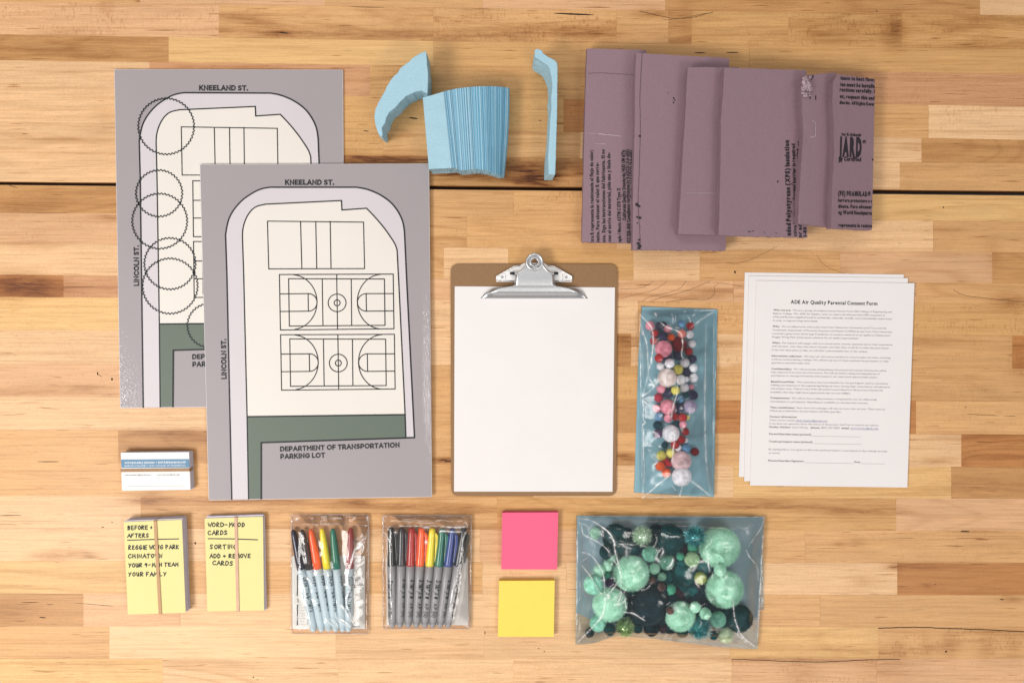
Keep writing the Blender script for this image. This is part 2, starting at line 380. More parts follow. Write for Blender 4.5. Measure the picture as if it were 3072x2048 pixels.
def build_table(rows, ext, label, sx):
    """rows of glued staves; ext: 'top' or 'bottom' says on which side the slab runs on past the frame"""
    V = []; Fc = []; mi = []; A = {'tint': [], 'figure': [], 'stain': [], 'grain': [], 'edge': []}
    rr = random.Random(sx)
    X0, X1 = -420, 3500
    alls = []
    for (a, b, c, d, st) in rows:
        xs = [X0]+[s[0] for s in st[:-1]]+[X1]
        for i, s in enumerate(st): alls.append((a, b, c, d, xs[i], xs[i+1], s[1:]))
    # rows beyond the frame so the slab has its real size
    r = rows[0] if ext == 'top' else rows[-1]
    for k in range(5):
        hgt = 97
        if ext == 'top': a, b, c, d = r[0]-hgt*(k+1), r[1]-hgt*(k+1), r[0]-hgt*k, r[1]-hgt*k
        else: a, b, c, d = r[2]+hgt*k, r[3]+hgt*k, r[2]+hgt*(k+1), r[3]+hgt*(k+1)
        x = X0
        while x < X1:
            nx = min(X1, x+rr.uniform(500, 1200))
            if X1-nx < 150: nx = X1
            alls.append((a, b, c, d, x, nx, (rr.choice('LGMPYM'), .2, .2, .05))); x = nx
    for (a, b, c, d, xa, xb, (t, fl, fk, spl)) in alls:
        seed = rr.uniform(0, 50)
        tj = rr.uniform(0.97, 1.03)
        tint = tuple(v*tj for v in TN[t])
        nx = max(4, int((xb-xa)/12)); ny = 9
        base = len(V); gl = rr.choice([.15, .3, .5, .75]); gs = rr.choice([.1, .35, .6])
        fx = [0, 1.6/(xb-xa)]+[k/(nx-2) for k in range(1, nx-2)]+[1-1.6/(xb-xa), 1]
        for j in range(ny+1):
            for i in range(nx+1):
                x = xa+(xb-xa)*fx[i]; f = x/3072
                y0 = a+(b-a)*f; y1 = c+(d-c)*f
                fy = ([0, 1.5/(y1-y0)]+[k/(ny-2) for k in range(1, ny-2)]+[1-1.5/(y1-y0), 1])[j]
                y = y0+(y1-y0)*fy
                A['edge'].append(gl if j in (0, ny) else (gs if i in (0, nx) else 0))
                p = W(x, y, 0); V.append(p)
                A['tint'].append((*tint, 1)); A['figure'].append((fl, fk, spl, 1))
                A['grain'].append((p.x+seed*3.1, p.y+seed*1.7, seed))
                A['stain'].append((x, y))
        for j in range(ny):
            for i in range(nx):
                q = base+j*(nx+1)+i
                Fc.append((q, q+nx+1, q+nx+2, q+1)); mi.append(0)
    S = np.array(A['stain']); tot = np.zeros(len(S))
    for (x, y, a, b, k) in STAINS:
        if k <= 0: continue
        # ragged blobs
        e = np.exp(-0.5*(((S[:, 0]-x)/a)**2+((S[:, 1]-y)/b)**2))*k
        tot = 1-(1-tot)*(1-e)
    A['stain'] = tot
    # body
    def outl(side):
        r0 = rows[0]; r1 = rows[-1]
        if ext == 'top': ya, yb, yc, yd = r0[0]-485, r0[1]-485, r1[2], r1[3]
        else: ya, yb, yc, yd = r0[0], r0[1], r1[2]+485, r1[3]+485
        g = lambda x, p, q: p+(q-p)*x/3072
        return [(X0, g(X0, ya, yb)), (X1, g(X1, ya, yb)), (X1, g(X1, yc, yd)), (X0, g(X0, yc, yd))]
    ring = [W(x, y, 0) for x, y in outl(0)]
    base = len(V)
    for p in ring: V.append(p)
    for p in ring: V.append(Vector((p.x, p.y, -0.038)))
    for i in range(4):
        j = (i+1) % 4; Fc.append((base+i, base+4+i, base+4+j, base+j)); mi.append(0)
    Fc.append((base+7, base+6, base+5, base+4)); mi.append(0)
    for k in range(8):
        A['tint'].append((*TN['B'], 1)); A['figure'].append((.2, .2, .1, 1)); p = V[base+k]; A['grain'].append((p.x, p.y+p.z, 3)); A['stain'] = np.append(A['stain'], 0)
    # cracks, pin holes
    ymin = min(r[0] for r in rows)-10; ymax = max(r[2] for r in rows)+10
    for (x, y, a, b, sl) in MARKS:
        if a == 0 or not (ymin < y < ymax): continue
        if ext == 'top' and y > 552 or ext == 'bottom' and y < 556: continue
        base = len(V)
        n = 14
        for q in ellipse_pts(x, y, a, b, sl, n):
            V.append(W(q[0]+rr.uniform(-.3, .3), q[1]+rr.uniform(-.25, .25), 0.00008))
            A['tint'].append((0.03, .02, .01, 1)); A['figure'].append((0, 0, 0, 1)); A['grain'].append((0, 0, 0)); A['stain'] = np.append(A['stain'], 0)
        Fc.append(tuple(range(base, base+n))); mi.append(1)
    # wavy splits along glue lines
    for line, w in (([(1000, 0)], 0),
        ([(2636,1883),(2740,1880),(2820,1883),(2960,1888),(3072,1893),(3150,1890)], 2.6),
        ([(2195,1976),(2290,1979),(2400,1984),(2500,1983),(2600,1978),(2700,1977)], 2.0),
        ([(1920,34),(1985,50),(2030,56),(2080,52),(2140,37)], 1.3),
        ([(1990,60),(2040,56),(2120,40)], 0.9),
        ([(1335,1384),(1360,1382)], 3.0), ([(0,637),(60,638),(200,639)], .8),
        ([(2450,765),(2480,800),(2560,830),(2600,850)], .7),
        ([(2180,788),(2210,790),(2260,775),(2330,740)], .8), ([(1860,867),(1920,864),(1950,850),(1960,842)], .8),
        ([(1860,895),(1890,888),(1960,870),(2000,845)], .8),([(1925,905),(1950,890),(2030,870),(2060,842)], .8),
        ([(1950,905),(1975,895),(2060,872),(2090,860),(2130,843)], .9),([(2000,905),(2060,898),(2120,898),(2143,880),(2145,858),(2165,850),(2230,860)], .8),
        ([(2860,868),(2890,885),(2960,895),(3040,903),(3072,905)], 1.0),([(2700,1312),(2760,1308)], 0)):
        if not w or len(line) < 2: continue
        if (ext == 'top') != (line[0][1] < 550): continue
        ink = Ink(0.0001); ink.ribbon([(x+rr.uniform(-1, 1), y+rr.uniform(-.6, .6)) for x, y in smooth_curve(line, 8)], w)
        base = len(V); V += ink.V; Fc += [tuple(base+q for q in f) for f in ink.F]; mi += [1]*len(ink.F)
        for q in ink.V:
            A['tint'].append((0.2, .1, .05, 1)); A['figure'].append((0, 0, 0, 1)); A['grain'].append((0, 0, 0)); A['stain'] = np.append(A['stain'], 0)
    o = mk('wooden_table', V, Fc, [WOOD, CRACK], None, mi)
    me = o.data
    for nm, dt in (('tint', 'FLOAT_COLOR'), ('figure', 'FLOAT_COLOR')):
        at = me.attributes.new(nm, dt, 'POINT'); at.data.foreach_set('color', np.array(A[nm], dtype=np.float32).ravel())
    at = me.attributes.new('grain', 'FLOAT_VECTOR', 'POINT'); at.data.foreach_set('vector', np.array(A['grain'], dtype=np.float32).ravel())
    ed = A['edge']+[0]*(len(V)-len(A['edge'])); at = me.attributes.new('edge', 'FLOAT', 'POINT'); at.data.foreach_set('value', np.array(ed, dtype=np.float32))
    at = me.attributes.new('stain', 'FLOAT', 'POINT'); at.data.foreach_set('value', np.array(A['stain'], dtype=np.float32))
    bm = bmesh.new(); bm.from_mesh(me)
    for f in bm.faces:
        f.normal_update()
        if abs(f.normal.z) > .9 and f.normal.z < 0 and f.calc_center_median().z > 0.03: f.normal_flip()
    bm.to_mesh(me); bm.free()
    tag(o, label, 'table', 'butcher block tables pushed together')
    return o
gi = ROWS.index(None)
build_table(ROWS[:gi], 'top', 'butcher block table above the black gap, holding blue and purple foam', 11)
build_table(ROWS[gi+1:], 'bottom', 'butcher block table below the black gap, holding clipboard, marker pouches and sticky notes', 23)
# floor far below
FLOOR = mat('dark_floor', (0.03, 0.03, 0.032), 0.8, var=0.2, scale=5)
fl = mk('floor', [(-3, -3, -.75), (3, -3, -.75), (3, 3, -.75), (-3, 3, -.75)], [(0, 1, 2, 3)], FLOOR); tag(fl, kind='structure')

# ------------------------------------------------------------------ poster boards
C1 = crop(300, 180, 2.306); C2 = crop(300, 820, 2.24)
def board_mat(name, col, coat):
    m = mat(name, col, 0.55, var=0.02, scale=8, bump=0.05, bscale=700, spec=0.35)
    return m
BWHITE = mat('board_core_white', (0.78, 0.74, 0.74), 0.7, var=0.04)
def laminate(name, col):
    """printed, laminated paper: glossy crinkles where the film lifts near the edges (attribute 'lift')"""
    m = bpy.data.materials.new(name); nt, N, L = nodes(m)
    out = N.new('ShaderNodeOutputMaterial'); b = N.new('ShaderNodeBsdfPrincipled'); L.new(b.outputs[0], out.inputs[0])
    tc = N.new('ShaderNodeTexCoord')
    n0 = N.new('ShaderNodeTexNoise'); n0.inputs['Scale'].default_value = 9; n0.inputs['Detail'].default_value = 3; L.new(tc.outputs['Object'], n0.inputs['Vector'])
    ng = N.new('ShaderNodeTexNoise'); ng.inputs['Scale'].default_value = 1300; ng.inputs['Detail'].default_value = 1; L.new(tc.outputs['Object'], ng.inputs['Vector'])
    ad = N.new('ShaderNodeMath'); ad.operation = 'ADD'; L.new(n0.outputs['Fac'], ad.inputs[0]); L.new(ng.outputs['Fac'], ad.inputs[1])
    mr = N.new('ShaderNodeMapRange'); mr.inputs[1].default_value = .6; mr.inputs[2].default_value = 1.4; mr.inputs[3].default_value = .965; mr.inputs[4].default_value = 1.035; L.new(ad.outputs[0], mr.inputs[0])
    vm = N.new('ShaderNodeVectorMath'); vm.operation = 'SCALE'; vm.inputs[0].default_value = col; L.new(mr.outputs[0], vm.inputs['Scale'])
    L.new(vm.outputs[0], b.inputs['Base Color'])
    b.inputs['Roughness'].default_value = 0.5; b.inputs['Specular IOR Level'].default_value = 0.35
    a = N.new('ShaderNodeAttribute'); a.attribute_name = 'lift'
    n1 = N.new('ShaderNodeTexNoise'); n1.inputs['Scale'].default_value = 240; n1.inputs['Detail'].default_value = 2; n1.inputs['Distortion'].default_value = 1.5; mpl = N.new('ShaderNodeMapping'); mpl.inputs['Scale'].default_value = (1, .4, 1); L.new(tc.outputs['Object'], mpl.inputs[0]); L.new(mpl.outputs[0], n1.inputs['Vector'])
    hm = N.new('ShaderNodeMath'); hm.operation = 'MULTIPLY'; L.new(n1.outputs['Fac'], hm.inputs[0]); L.new(a.outputs['Fac'], hm.inputs[1])
    bp = N.new('ShaderNodeBump'); bp.inputs['Strength'].default_value = 1.0; bp.inputs['Distance'].default_value = 0.0034; L.new(hm.outputs[0], bp.inputs['Height'])
    L.new(bp.outputs[0], b.inputs['Coat Normal']); L.new(a.outputs['Fac'], b.inputs['Coat Weight']); b.inputs['Coat Roughness'].default_value = 0.04
    b.inputs['Coat IOR'].default_value = 1.7
    return m
GREYP = laminate('grey_printed_face', (0.33, 0.296, 0.306))
LAV = laminate('pale_lavender_print', (0.59, 0.545, 0.565))
CREAM = laminate('cream_print', (0.71, 0.665, 0.61))
GREEN = laminate('dull_green_print', (0.115, 0.145, 0.115))

B2 = [(599,493),(1287,491),(1296,1490),(626,1500)]
B1 = [(342,208),(1028.6,209.5),(1034,1217),(360,1224)]
def bil(c, u, v):
    c = [np.array(p, float) for p in c]
    return (1-u)*(1-v)*c[0]+u*(1-v)*c[1]+u*v*c[2]+(1-u)*v*c[3]
DEL = [tuple(np.array(a)-np.array(b)) for a, b in zip(B1, B2)]
def to_b1(p):
    u = (p[0]-612)/679; v = (p[1]-492)/1003
    d = bil(DEL, u, v); return (p[0]+d[0], p[1]+d[1])
def add_lift(o, fn):
    me = o.data; org = o['_org']
    vals = []
    for v in me.vertices: vals.append(fn(v.co.x+org[0], v.co.y+org[1]))
    at = me.attributes.new('lift', 'FLOAT', 'POINT'); at.data.foreach_set('value', vals)

def grid_sheet(name, m, corners, z, parent, n=40, liftfn=None):
    V = []; Fc = []
    for j in range(n+1):
        for i in range(n+1):
            p = bil(corners, i/n, j/n); q = W(p[0], p[1], z); q.z += (liftfn(q.x, q.y)**2*.0019 if liftfn is lift2 else 0); V.append(q)
    for j in range(n):
        for i in range(n):
            a = j*(n+1)+i; Fc.append((a, a+n+1, a+n+2, a+1))
    o = mk(name, V, Fc, m, parent)
    if liftfn: add_lift(o, liftfn)
    return o

def inset(c, d):
    m = np.mean(np.array(c, float), axis=0); out = []
    for p in c:
        out.append((p[0]+(d if p[0] < m[0] else -d), p[1]+(d if p[1] < m[1] else -d)))
    return out

def lift1(x, y):
    p0 = W(352,1224); yy = (y-p0.y); xx = max(0, x-W(350,1000).x)
    return .42*math.exp(-(xx/0.020)**2)*max(0, min(1, 1-(yy-0.005)/0.20))**1.3
def lift2(x, y):
    xr = W(1291,1000).x - x; yc = W(1290,1080).y
    return math.exp(-(xr/0.008)**2)*math.exp(-((y-yc)/0.10)**2)
def _arc(cx, cy, rx, ry, a0, a1, n=12):
    return [(cx+rx*math.cos(math.radians(a0+(a1-a0)*i/n)), cy+ry*math.sin(math.radians(a0+(a1-a0)*i/n))) for i in range(n+1)]
SANS = {'A': (.86, [[(.02,0),(.43,.98),(.84,0)],[(.17,.30),(.69,.30)]]), 'C': (.86, [_arc(.5,.5,.43,.43,42,318,18)]), 'D': (.82, [[(.08,.06)]+[(.08,.94),(.36,.94)]+_arc(.36,.5,.40,.44,90,-90,12)+[(.08,.06)]]),
 'E': (.66, [[(.64,.93),(.08,.93),(.08,.07),(.65,.07)],[(.08,.5),(.58,.5)]]), 'F': (.64, [[(.62,.93),(.08,.93),(.08,0)],[(.08,.47),(.56,.47)]]), 'G': (.90, [_arc(.5,.5,.43,.43,45,330,18)+[(.84,.46),(.55,.46)]]),
 'I': (.18, [[(.09,0),(.09,1)]]), 'K': (.78, [[(.08,0),(.08,1)],[(.70,1),(.10,.38)],[(.30,.58),(.74,0)]]), 'L': (.60, [[(.08,1),(.08,.07),(.60,.07)]]), 'M': (.94, [[(.08,0),(.08,.97),(.47,.38),(.86,.97),(.86,0)]]),
 'N': (.80, [[(.08,0),(.08,.97),(.72,.03),(.72,1)]]), 'O': (.98, [_arc(.49,.5,.43,.44,90,449,26)]), 'P': (.70, [[(.08,0),(.08,.93),(.38,.93)]+_arc(.38,.64,.25,.29,90,-90,10)+[(.08,.35)]]),
 'R': (.74, [[(.08,0),(.08,.93),(.38,.93)]+_arc(.38,.65,.25,.28,90,-90,10)+[(.08,.37)],[(.40,.36),(.68,0)]]), 'S': (.68, [[(.60,.82)]+_arc(.35,.73,.25,.20,60,262,10)+_arc(.35,.27,.26,.20,82,-120,10)+[(.07,.16)]]),
 'T': (.72, [[(0,.93),(.72,.93)],[(.36,.93),(.36,0)]]), '.': (.18, [[(.09,.0),(.09,.17)]])}
def sans(ink, s, x, y, cap, width, ang, mapper, wt=.225):
    """clean even capitals drawn as strokes"""
    adv = sum(.36 if c == ' ' else SANS[c][0]+.21 for c in s)-.21
    k = width/adv; ca, sa = math.cos(math.radians(ang)), math.sin(math.radians(ang)); cx = 0
    for c in s:
        if c == ' ': cx += .36; continue
        for st in SANS[c][1]:
            ink.ribbon([(x+((cx+a)*k*ca-b*cap*sa), y-((cx+a)*k*sa+b*cap*ca)) for a, b in st], cap*wt, False, mapper)
        cx += SANS[c][0]+.21
def poster(corners, z0, tf, label, circles, liftfn):
    c0 = W(*corners[3], z0)
    root = thing('poster_board', (c0.x, c0.y, z0), label, 'poster board', 'printed park map boards')
    z1 = z0+0.0032
    prism('foam_core', BWHITE, roundrect(dense(corners, 9999), 3, 3), z0, z1, root, bev=0.0005)
    grid_sheet('printed_face', GREYP, inset(corners, 1.3), z1+0.0002, root, 200, liftfn)
    T = lambda pts: [tf(p) for p in pts]
    outer = [C2(885,1516),C2(852,0)]+smooth_curve([C1(868,1210),C1(876,1160),C1(893,1095),C1(930,1030),C1(990,965),C1(1070,912),C1(1125,890),C1(1178,881)],5)+\
        smooth_curve([C1(1775,881),C1(1850,896),C1(1935,932),C1(2010,985),C1(2062,1050),C1(2094,1120),C1(2106,1190)],5)+[C1(2123,1560),C2(2113,1102)]
    inner = [C2(988,962),C2(965,0)]+smooth_curve([C1(985,1225),C1(988,1170),C1(1005,1108),C1(1037,1052),C1(1080,1015),C1(1145,998)],5)+\
        [C1(1670,973),C1(1673,1038),C1(1843,1026)]+smooth_curve([C1(1843,1026),C1(1900,1085),C1(1962,1158),C1(2010,1225),C1(2040,1273),C1(2055,1315)],5)[1:]+[C1(2068,1568),C2(2050,948)]
    z = z1+0.0004
    o = mk('street_area', *flat_vf(T(outer+[C2(2055,1104),C2(2050,948),C2(988,962),C2(998,1514)]), z), LAV, root)
    o = mk('park_area', *flat_vf(T(inner), z+.00015), CREAM, root)
    o = mk('grass_area', *flat_vf(T([C2(988,962),C2(2050,948),C2(2055,1104),C2(1083,1136),C2(1083,1512),C2(998,1514)]), z+.0003), GREEN, root)
    ink = Ink(z+.0005)
    R = lambda pts, w, closed=False: ink.ribbon(T(dense(pts, 60, closed)), w*1.6, closed)
    R(outer, 2.5); R([C2(2113,1102),C2(2055,1104),C2(1083,1136),C2(1083,1512)], 2.8); R([C2(2055,1104),C2(2050,948)], 2.4)
    R([C2(2050,948),C2(988,962)], 2.6); R([C2(998,1514)]+inner, 2.2)
    t = 1.75
    R([C1(1158,1115),C1(1823,1122),C1(1830,1443),C1(1167,1445)], t, True)
    for a, b in ((1387,1396),(1492,1499),(1592,1598)): R([C1(a,1117),C1(b,1444)], t)
    def arc(cx, cy, rx, ry, a0, a1, n=28): return [(cx+rx*math.cos(math.radians(a0+(a1-a0)*i/n)), cy+ry*math.sin(math.radians(a0+(a1-a0)*i/n))) for i in range(n+1)]
    for ox, oy in ((0,0),(8,404)):
        K = lambda pts: [C2(x+ox, y+oy) for x, y in pts]
        R(K([(1205,8),(1970,5),(1975,372),(1212,380)]), t, True); R(K([(1267,36),(1911,38),(1915,349),(1272,354)]), t, True)
        R(K([(1493,38),(1498,352)]), t); R(K([(1590,7),(1596,377)]), t); R(K([(1688,38),(1691,350)]), t)
        ink.ribbon(T(K(arc(1593,198,60,59,0,350,34))), t*1.6, True); ink.ribbon(T(K(arc(1593,198,20,20,0,345,22))), t*1.6, True)
        R(K([(1209,138),(1398,136)]), t); R(K([(1398,136),(1400,254)]), t); R(K([(1211,256),(1400,254)]), t)
        R(K([(1971,136),(1788,136)]), t); R(K([(1788,136),(1790,254)]), t); R(K([(1973,252),(1790,254)]), t)
        ink.ribbon(T(K(arc(1400,195,58,59,-90,90))), t*1.6); ink.ribbon(T(K(arc(1790,195,60,59,90,270))), t*1.6)
        ink.ribbon(T(K(arc(1288,193,170,184,-86,83))), t*1.6); ink.ribbon(T(K(arc(1893,190,164,183,96,268))), t*1.6)
    ink.build('map_lines', INK, root)
    mp = lambda x, y, dz: W(*tf((x, y)), z+.0005+dz)
    for nm, txt, (x, y), cap, wd, an in (('street_name', 'KNEELAND ST.', C1(1281,863), 14.2, 336/2.306, 0), ('street_name', 'LINCOLN ST.', C2(848,708), 14.0, 266/2.24, 90.8),
        ('place_name', 'DEPARTMENT OF TRANSPORTATION', C2(1211,1194), 13.4, 801/2.24, 2.0), ('place_name', 'PARKING LOT', C2(1213,1244), 13.4, 297/2.24, 1.8)):
        ti = Ink(0); sans(ti, txt, x, y, cap, wd, an, mp); ti.build(nm, INK, root)
    if circles:
        for (cx, cy, r) in circles:
            ci = Ink(z+.0007)
            n = 520; k = int(r*0.60)
            ci.ribbon([(cx+(r+2.0*math.sin(k*2*math.pi*i/n))*math.cos(2*math.pi*i/n), cy+(r+2.0*math.sin(k*2*math.pi*i/n))*math.sin(2*math.pi*i/n)) for i in range(n)], 2.9, True)
            ci.build('tree_circle', INK, root)
    return root
circ = [(*C1(457,460),193/2.306),(*C1(408,923),160/2.306),(*C1(412,1115),190/2.306),(*C1(483,1409),177/2.306),(*C2(470,85),185/2.24),(*C2(733,350),146/2.24)]
poster(B1, 0.0003, to_b1, 'grey park map board with six scalloped tree circles, lying underneath the other board', circ, lift1)
poster(B2, 0.0046, lambda p: p, 'grey park map board without tree circles, lying on top of the other board', None, lift2)

# ------------------------------------------------------------------ blue foam
def foam_mat(name, col, stripes=False):
    m = bpy.data.materials.new(name); nt, N, L = nodes(m)
    out = N.new('ShaderNodeOutputMaterial'); b = N.new('ShaderNodeBsdfPrincipled'); L.new(b.outputs[0], out.inputs[0])
    tc = N.new('ShaderNodeTexCoord')
    n0 = N.new('ShaderNodeTexNoise'); n0.inputs['Scale'].default_value = 700; n0.inputs['Detail'].default_value = 3; L.new(tc.outputs['Object'], n0.inputs['Vector'])
    mr = N.new('ShaderNodeMapRange'); mr.inputs[1].default_value = .3; mr.inputs[2].default_value = .7; mr.inputs[3].default_value = .93; mr.inputs[4].default_value = 1.06; L.new(n0.outputs['Fac'], mr.inputs[0])
    vm = N.new('ShaderNodeVectorMath'); vm.operation = 'SCALE'; vm.inputs[0].default_value = col; L.new(mr.outputs[0], vm.inputs['Scale'])
    src = vm.outputs[0]
    if stripes:
        a = N.new('ShaderNodeAttribute'); a.attribute_name = 'groove'
        mx = N.new('ShaderNodeMix'); mx.data_type = 'RGBA'; L.new(a.outputs['Fac'], mx.inputs['Factor']); L.new(src, mx.inputs[6]); mx.inputs[7].default_value = (0.13, 0.36, 0.52, 1)
        src = mx.outputs[2]
    L.new(src, b.inputs['Base Color']); b.inputs['Roughness'].default_value = .75; b.inputs['Specular IOR Level'].default_value = .25
    n3 = N.new('ShaderNodeTexNoise'); n3.inputs['Scale'].default_value = 55; n3.inputs['Detail'].default_value = 4; L.new(tc.outputs['Object'], n3.inputs['Vector'])
    mh = N.new('ShaderNodeMath'); mh.operation = 'MULTIPLY_ADD'; L.new(n3.outputs['Fac'], mh.inputs[0]); mh.inputs[1].default_value = 2.2; L.new(n0.outputs['Fac'], mh.inputs[2])
    bp = N.new('ShaderNodeBump'); bp.inputs['Strength'].default_value = .45; bp.inputs['Distance'].default_value = .0008; L.new(mh.outputs[0], bp.inputs['Height']); L.new(bp.outputs[0], b.inputs['Normal'])
    return m
BLUE = foam_mat('pale_blue_foam', (0.36, 0.565, 0.665)); BLUES = foam_mat('grooved_blue_foam', (0.36, 0.565, 0.665), True)
CF = crop(1080, 120, 3.459)
FT = 0.048
def foam(pts, label, bot=None, sag=None):
    n = len(pts)
    P = dense([CF(*p) for p in pts], 6, True, 0.35)
    top = [W(x, y, FT) for x, y in P]
    if bot is None: b = [Vector((p.x, p.y, 0.0003)) for p in top]
    else:
        Q = [CF(*p) for p in bot]; b = []
        # same parametrisation as the top outline
        base = [CF(*p) for p in pts]
        for i in range(n):
            a = np.array(base[i]); c = np.array(base[(i+1) % n]); k = max(1, int(np.linalg.norm(c-a)/6))
            for j in range(k):
                q = np.array(Q[i])+(np.array(Q[(i+1) % n])-np.array(Q[i]))*j/k
                b.append(W(q[0], q[1], 0.0003))
    m = len(top); V = list(top); layers = 5; Fc = [tuple(range(m))]
    for l in range(1, layers+1):
        t = l/layers
        for i in range(m):
            v = top[i].lerp(b[i], t)
            if l < layers:
                v.x += random.gauss(0, .00035)+.0012*mnoise.noise(v*60); v.y += random.gauss(0, .00035)+.0012*mnoise.noise(v*60+Vector((5, 5, 5)))
            V.append(v)
    for l in range(layers):
        for i in range(m):
            j = (i+1) % m; Fc.append((l*m+i, (l+1)*m+i, (l+1)*m+j, l*m+j))
    Fc.append(tuple(range(layers*m, (layers+1)*m))[::-1])
    o = mk('blue_foam_piece', V, Fc, BLUE); fix_normals(o)
    tag(o, label, 'foam piece', 'pale blue foam offcuts')
    bevel(o, .0008, 2, .9)
    return o
foam([(685,115),(640,132),(560,175),(500,232),(430,282),(388,345),(345,380),(290,462),(250,545),(200,630),(162,710),(148,790),(158,880),(185,960),(222,1008),
      (236,985),(228,910),(262,858),(275,800),(310,742),(370,700),(420,640),(480,582),(560,545),(640,524),(700,558),(706,450),(708,370),(696,220)],
      'curved pale blue foam wedge with rough scalloped inner edge, left of the grooved block')
foam([(1812,110),(1832,90),(1888,110),(1900,140),(1960,180),(2018,208),(2045,240),(2052,290),(2047,700),(2037,1100),(2027,1398),
      (1957,1393),(1952,1200),(1965,1000),(1976,800),(1986,700),(1985,600),(1996,500),(1990,400),(1970,300),(1950,260),(1900,232),(1852,200),(1814,176)],
      'thin hooked strip of pale blue foam beside the purple foam boards',
      bot=[(1795,225),(1815,205),(1870,220),(1885,250),(1945,285),(1995,308),(2020,335),(2025,385),(2020,780),(2010,1170),(1998,1458),
      (1908,1456),(1915,1270),(1935,1080),(1942,890),(1950,800),(1945,700),(1950,600),(1945,500),(1915,420),(1890,380),(1850,352),(1800,325),(1787,296)])
# grooved block : lofted grid
def lerp_poly(pts, t):
    n = len(pts)-1; f = t*n; i = min(n-1, int(f)); f -= i
    return (pts[i][0]*(1-f)+pts[i+1][0]*f, pts[i][1]*(1-f)+pts[i+1][1]*f)
def grooved():
    top = [(652,600),(735,577),(815,553),(890,530),(985,508),(1080,495),(1175,486),(1270,481),(1360,481),(1455,486),(1550,497)]
    bot = [(715,1340),(795,1336),(890,1332),(980,1326),(1045,1352),(1130,1345),(1215,1338),(1300,1350),(1375,1372),(1440,1402),(1496,1408)]
    nu, nv = 240, 40; V = []; G = []; Fc = []
    r = random.Random(4); steps = []; u = 0.27
    while u < 1.0:
        w = r.choice([.006, .008, .010, .013, .017]); steps.append((u, u+w, r.uniform(.56, 1) if len(steps) % 2 else r.uniform(0, .5))); u += w
    def gr(u):
        for a, b, k in steps:
            if a <= u < b: return k
        return 0
    def zt(u, v, k):
        z = FT
        if u > .27: z -= .0004+(.0016 if k > .8 else .0016*k)
        if u > .62: z -= .022*((u-.62)/.38)**2.2
        z += .0006*mnoise.noise(Vector((u*6, v*6, 1)))
        return z
    for j in range(nv+1):
        v = j/nv
        for i in range(nu+1):
            u = i/nu
            a = lerp_poly(top, u); b = lerp_poly(bot, u)
            x = a[0]+(b[0]-a[0])*v; y = a[1]+(b[1]-a[1])*v
            if u > .9: x += 14*math.sin(v*math.pi)*(u-.9)/.1
            k = gr(u); px, py = CF(x, y)
            V.append(W(px, py, zt(u, v, k)))
            G.append(0 if u <= .27 else min(1, (.95 if k > .55 else (.45 if k > .3 else .05))*(0.75+.3*(u > .62))))
    n1 = nu+1
    for j in range(nv):
        for i in range(nu):
            q = j*n1+i; Fc.append((q, q+n1, q+n1+1, q+1))
    ring = [i for i in range(n1)]+[j*n1+nu for j in range(1, nv+1)]+[nv*n1+i for i in range(nu-1, -1, -1)]+[j*n1 for j in range(nv-1, 0, -1)]
    m = len(ring); prev = ring
    for l in range(1, 4):
        t = l/3; cur = []
        for idx in ring:
            p = V[idx]; v = Vector((p.x, p.y, p.z*(1-t)+.0003*t))
            if l < 3: v.x += random.gauss(0, .0003); v.y += random.gauss(0, .0004)-.0015*(1 if idx >= nv*n1 else 0)*math.sin(idx*.02)
            cur.append(len(V)); V.append(v); G.append(0)
        for i in range(m):
            j = (i+1) % m; Fc.append((prev[i], prev[j], cur[j], cur[i]))
        prev = cur
    Fc.append(tuple(prev))
    o = mk('blue_foam_piece', V, Fc, BLUES); fix_normals(o)
    at = o.data.attributes.new('groove', 'FLOAT', 'POINT'); at.data.foreach_set('value', G)
    tag(o, 'squarish pale blue foam block with vertical cut grooves, overlapping the map board corner', 'foam piece', 'pale blue foam offcuts')
grooved()

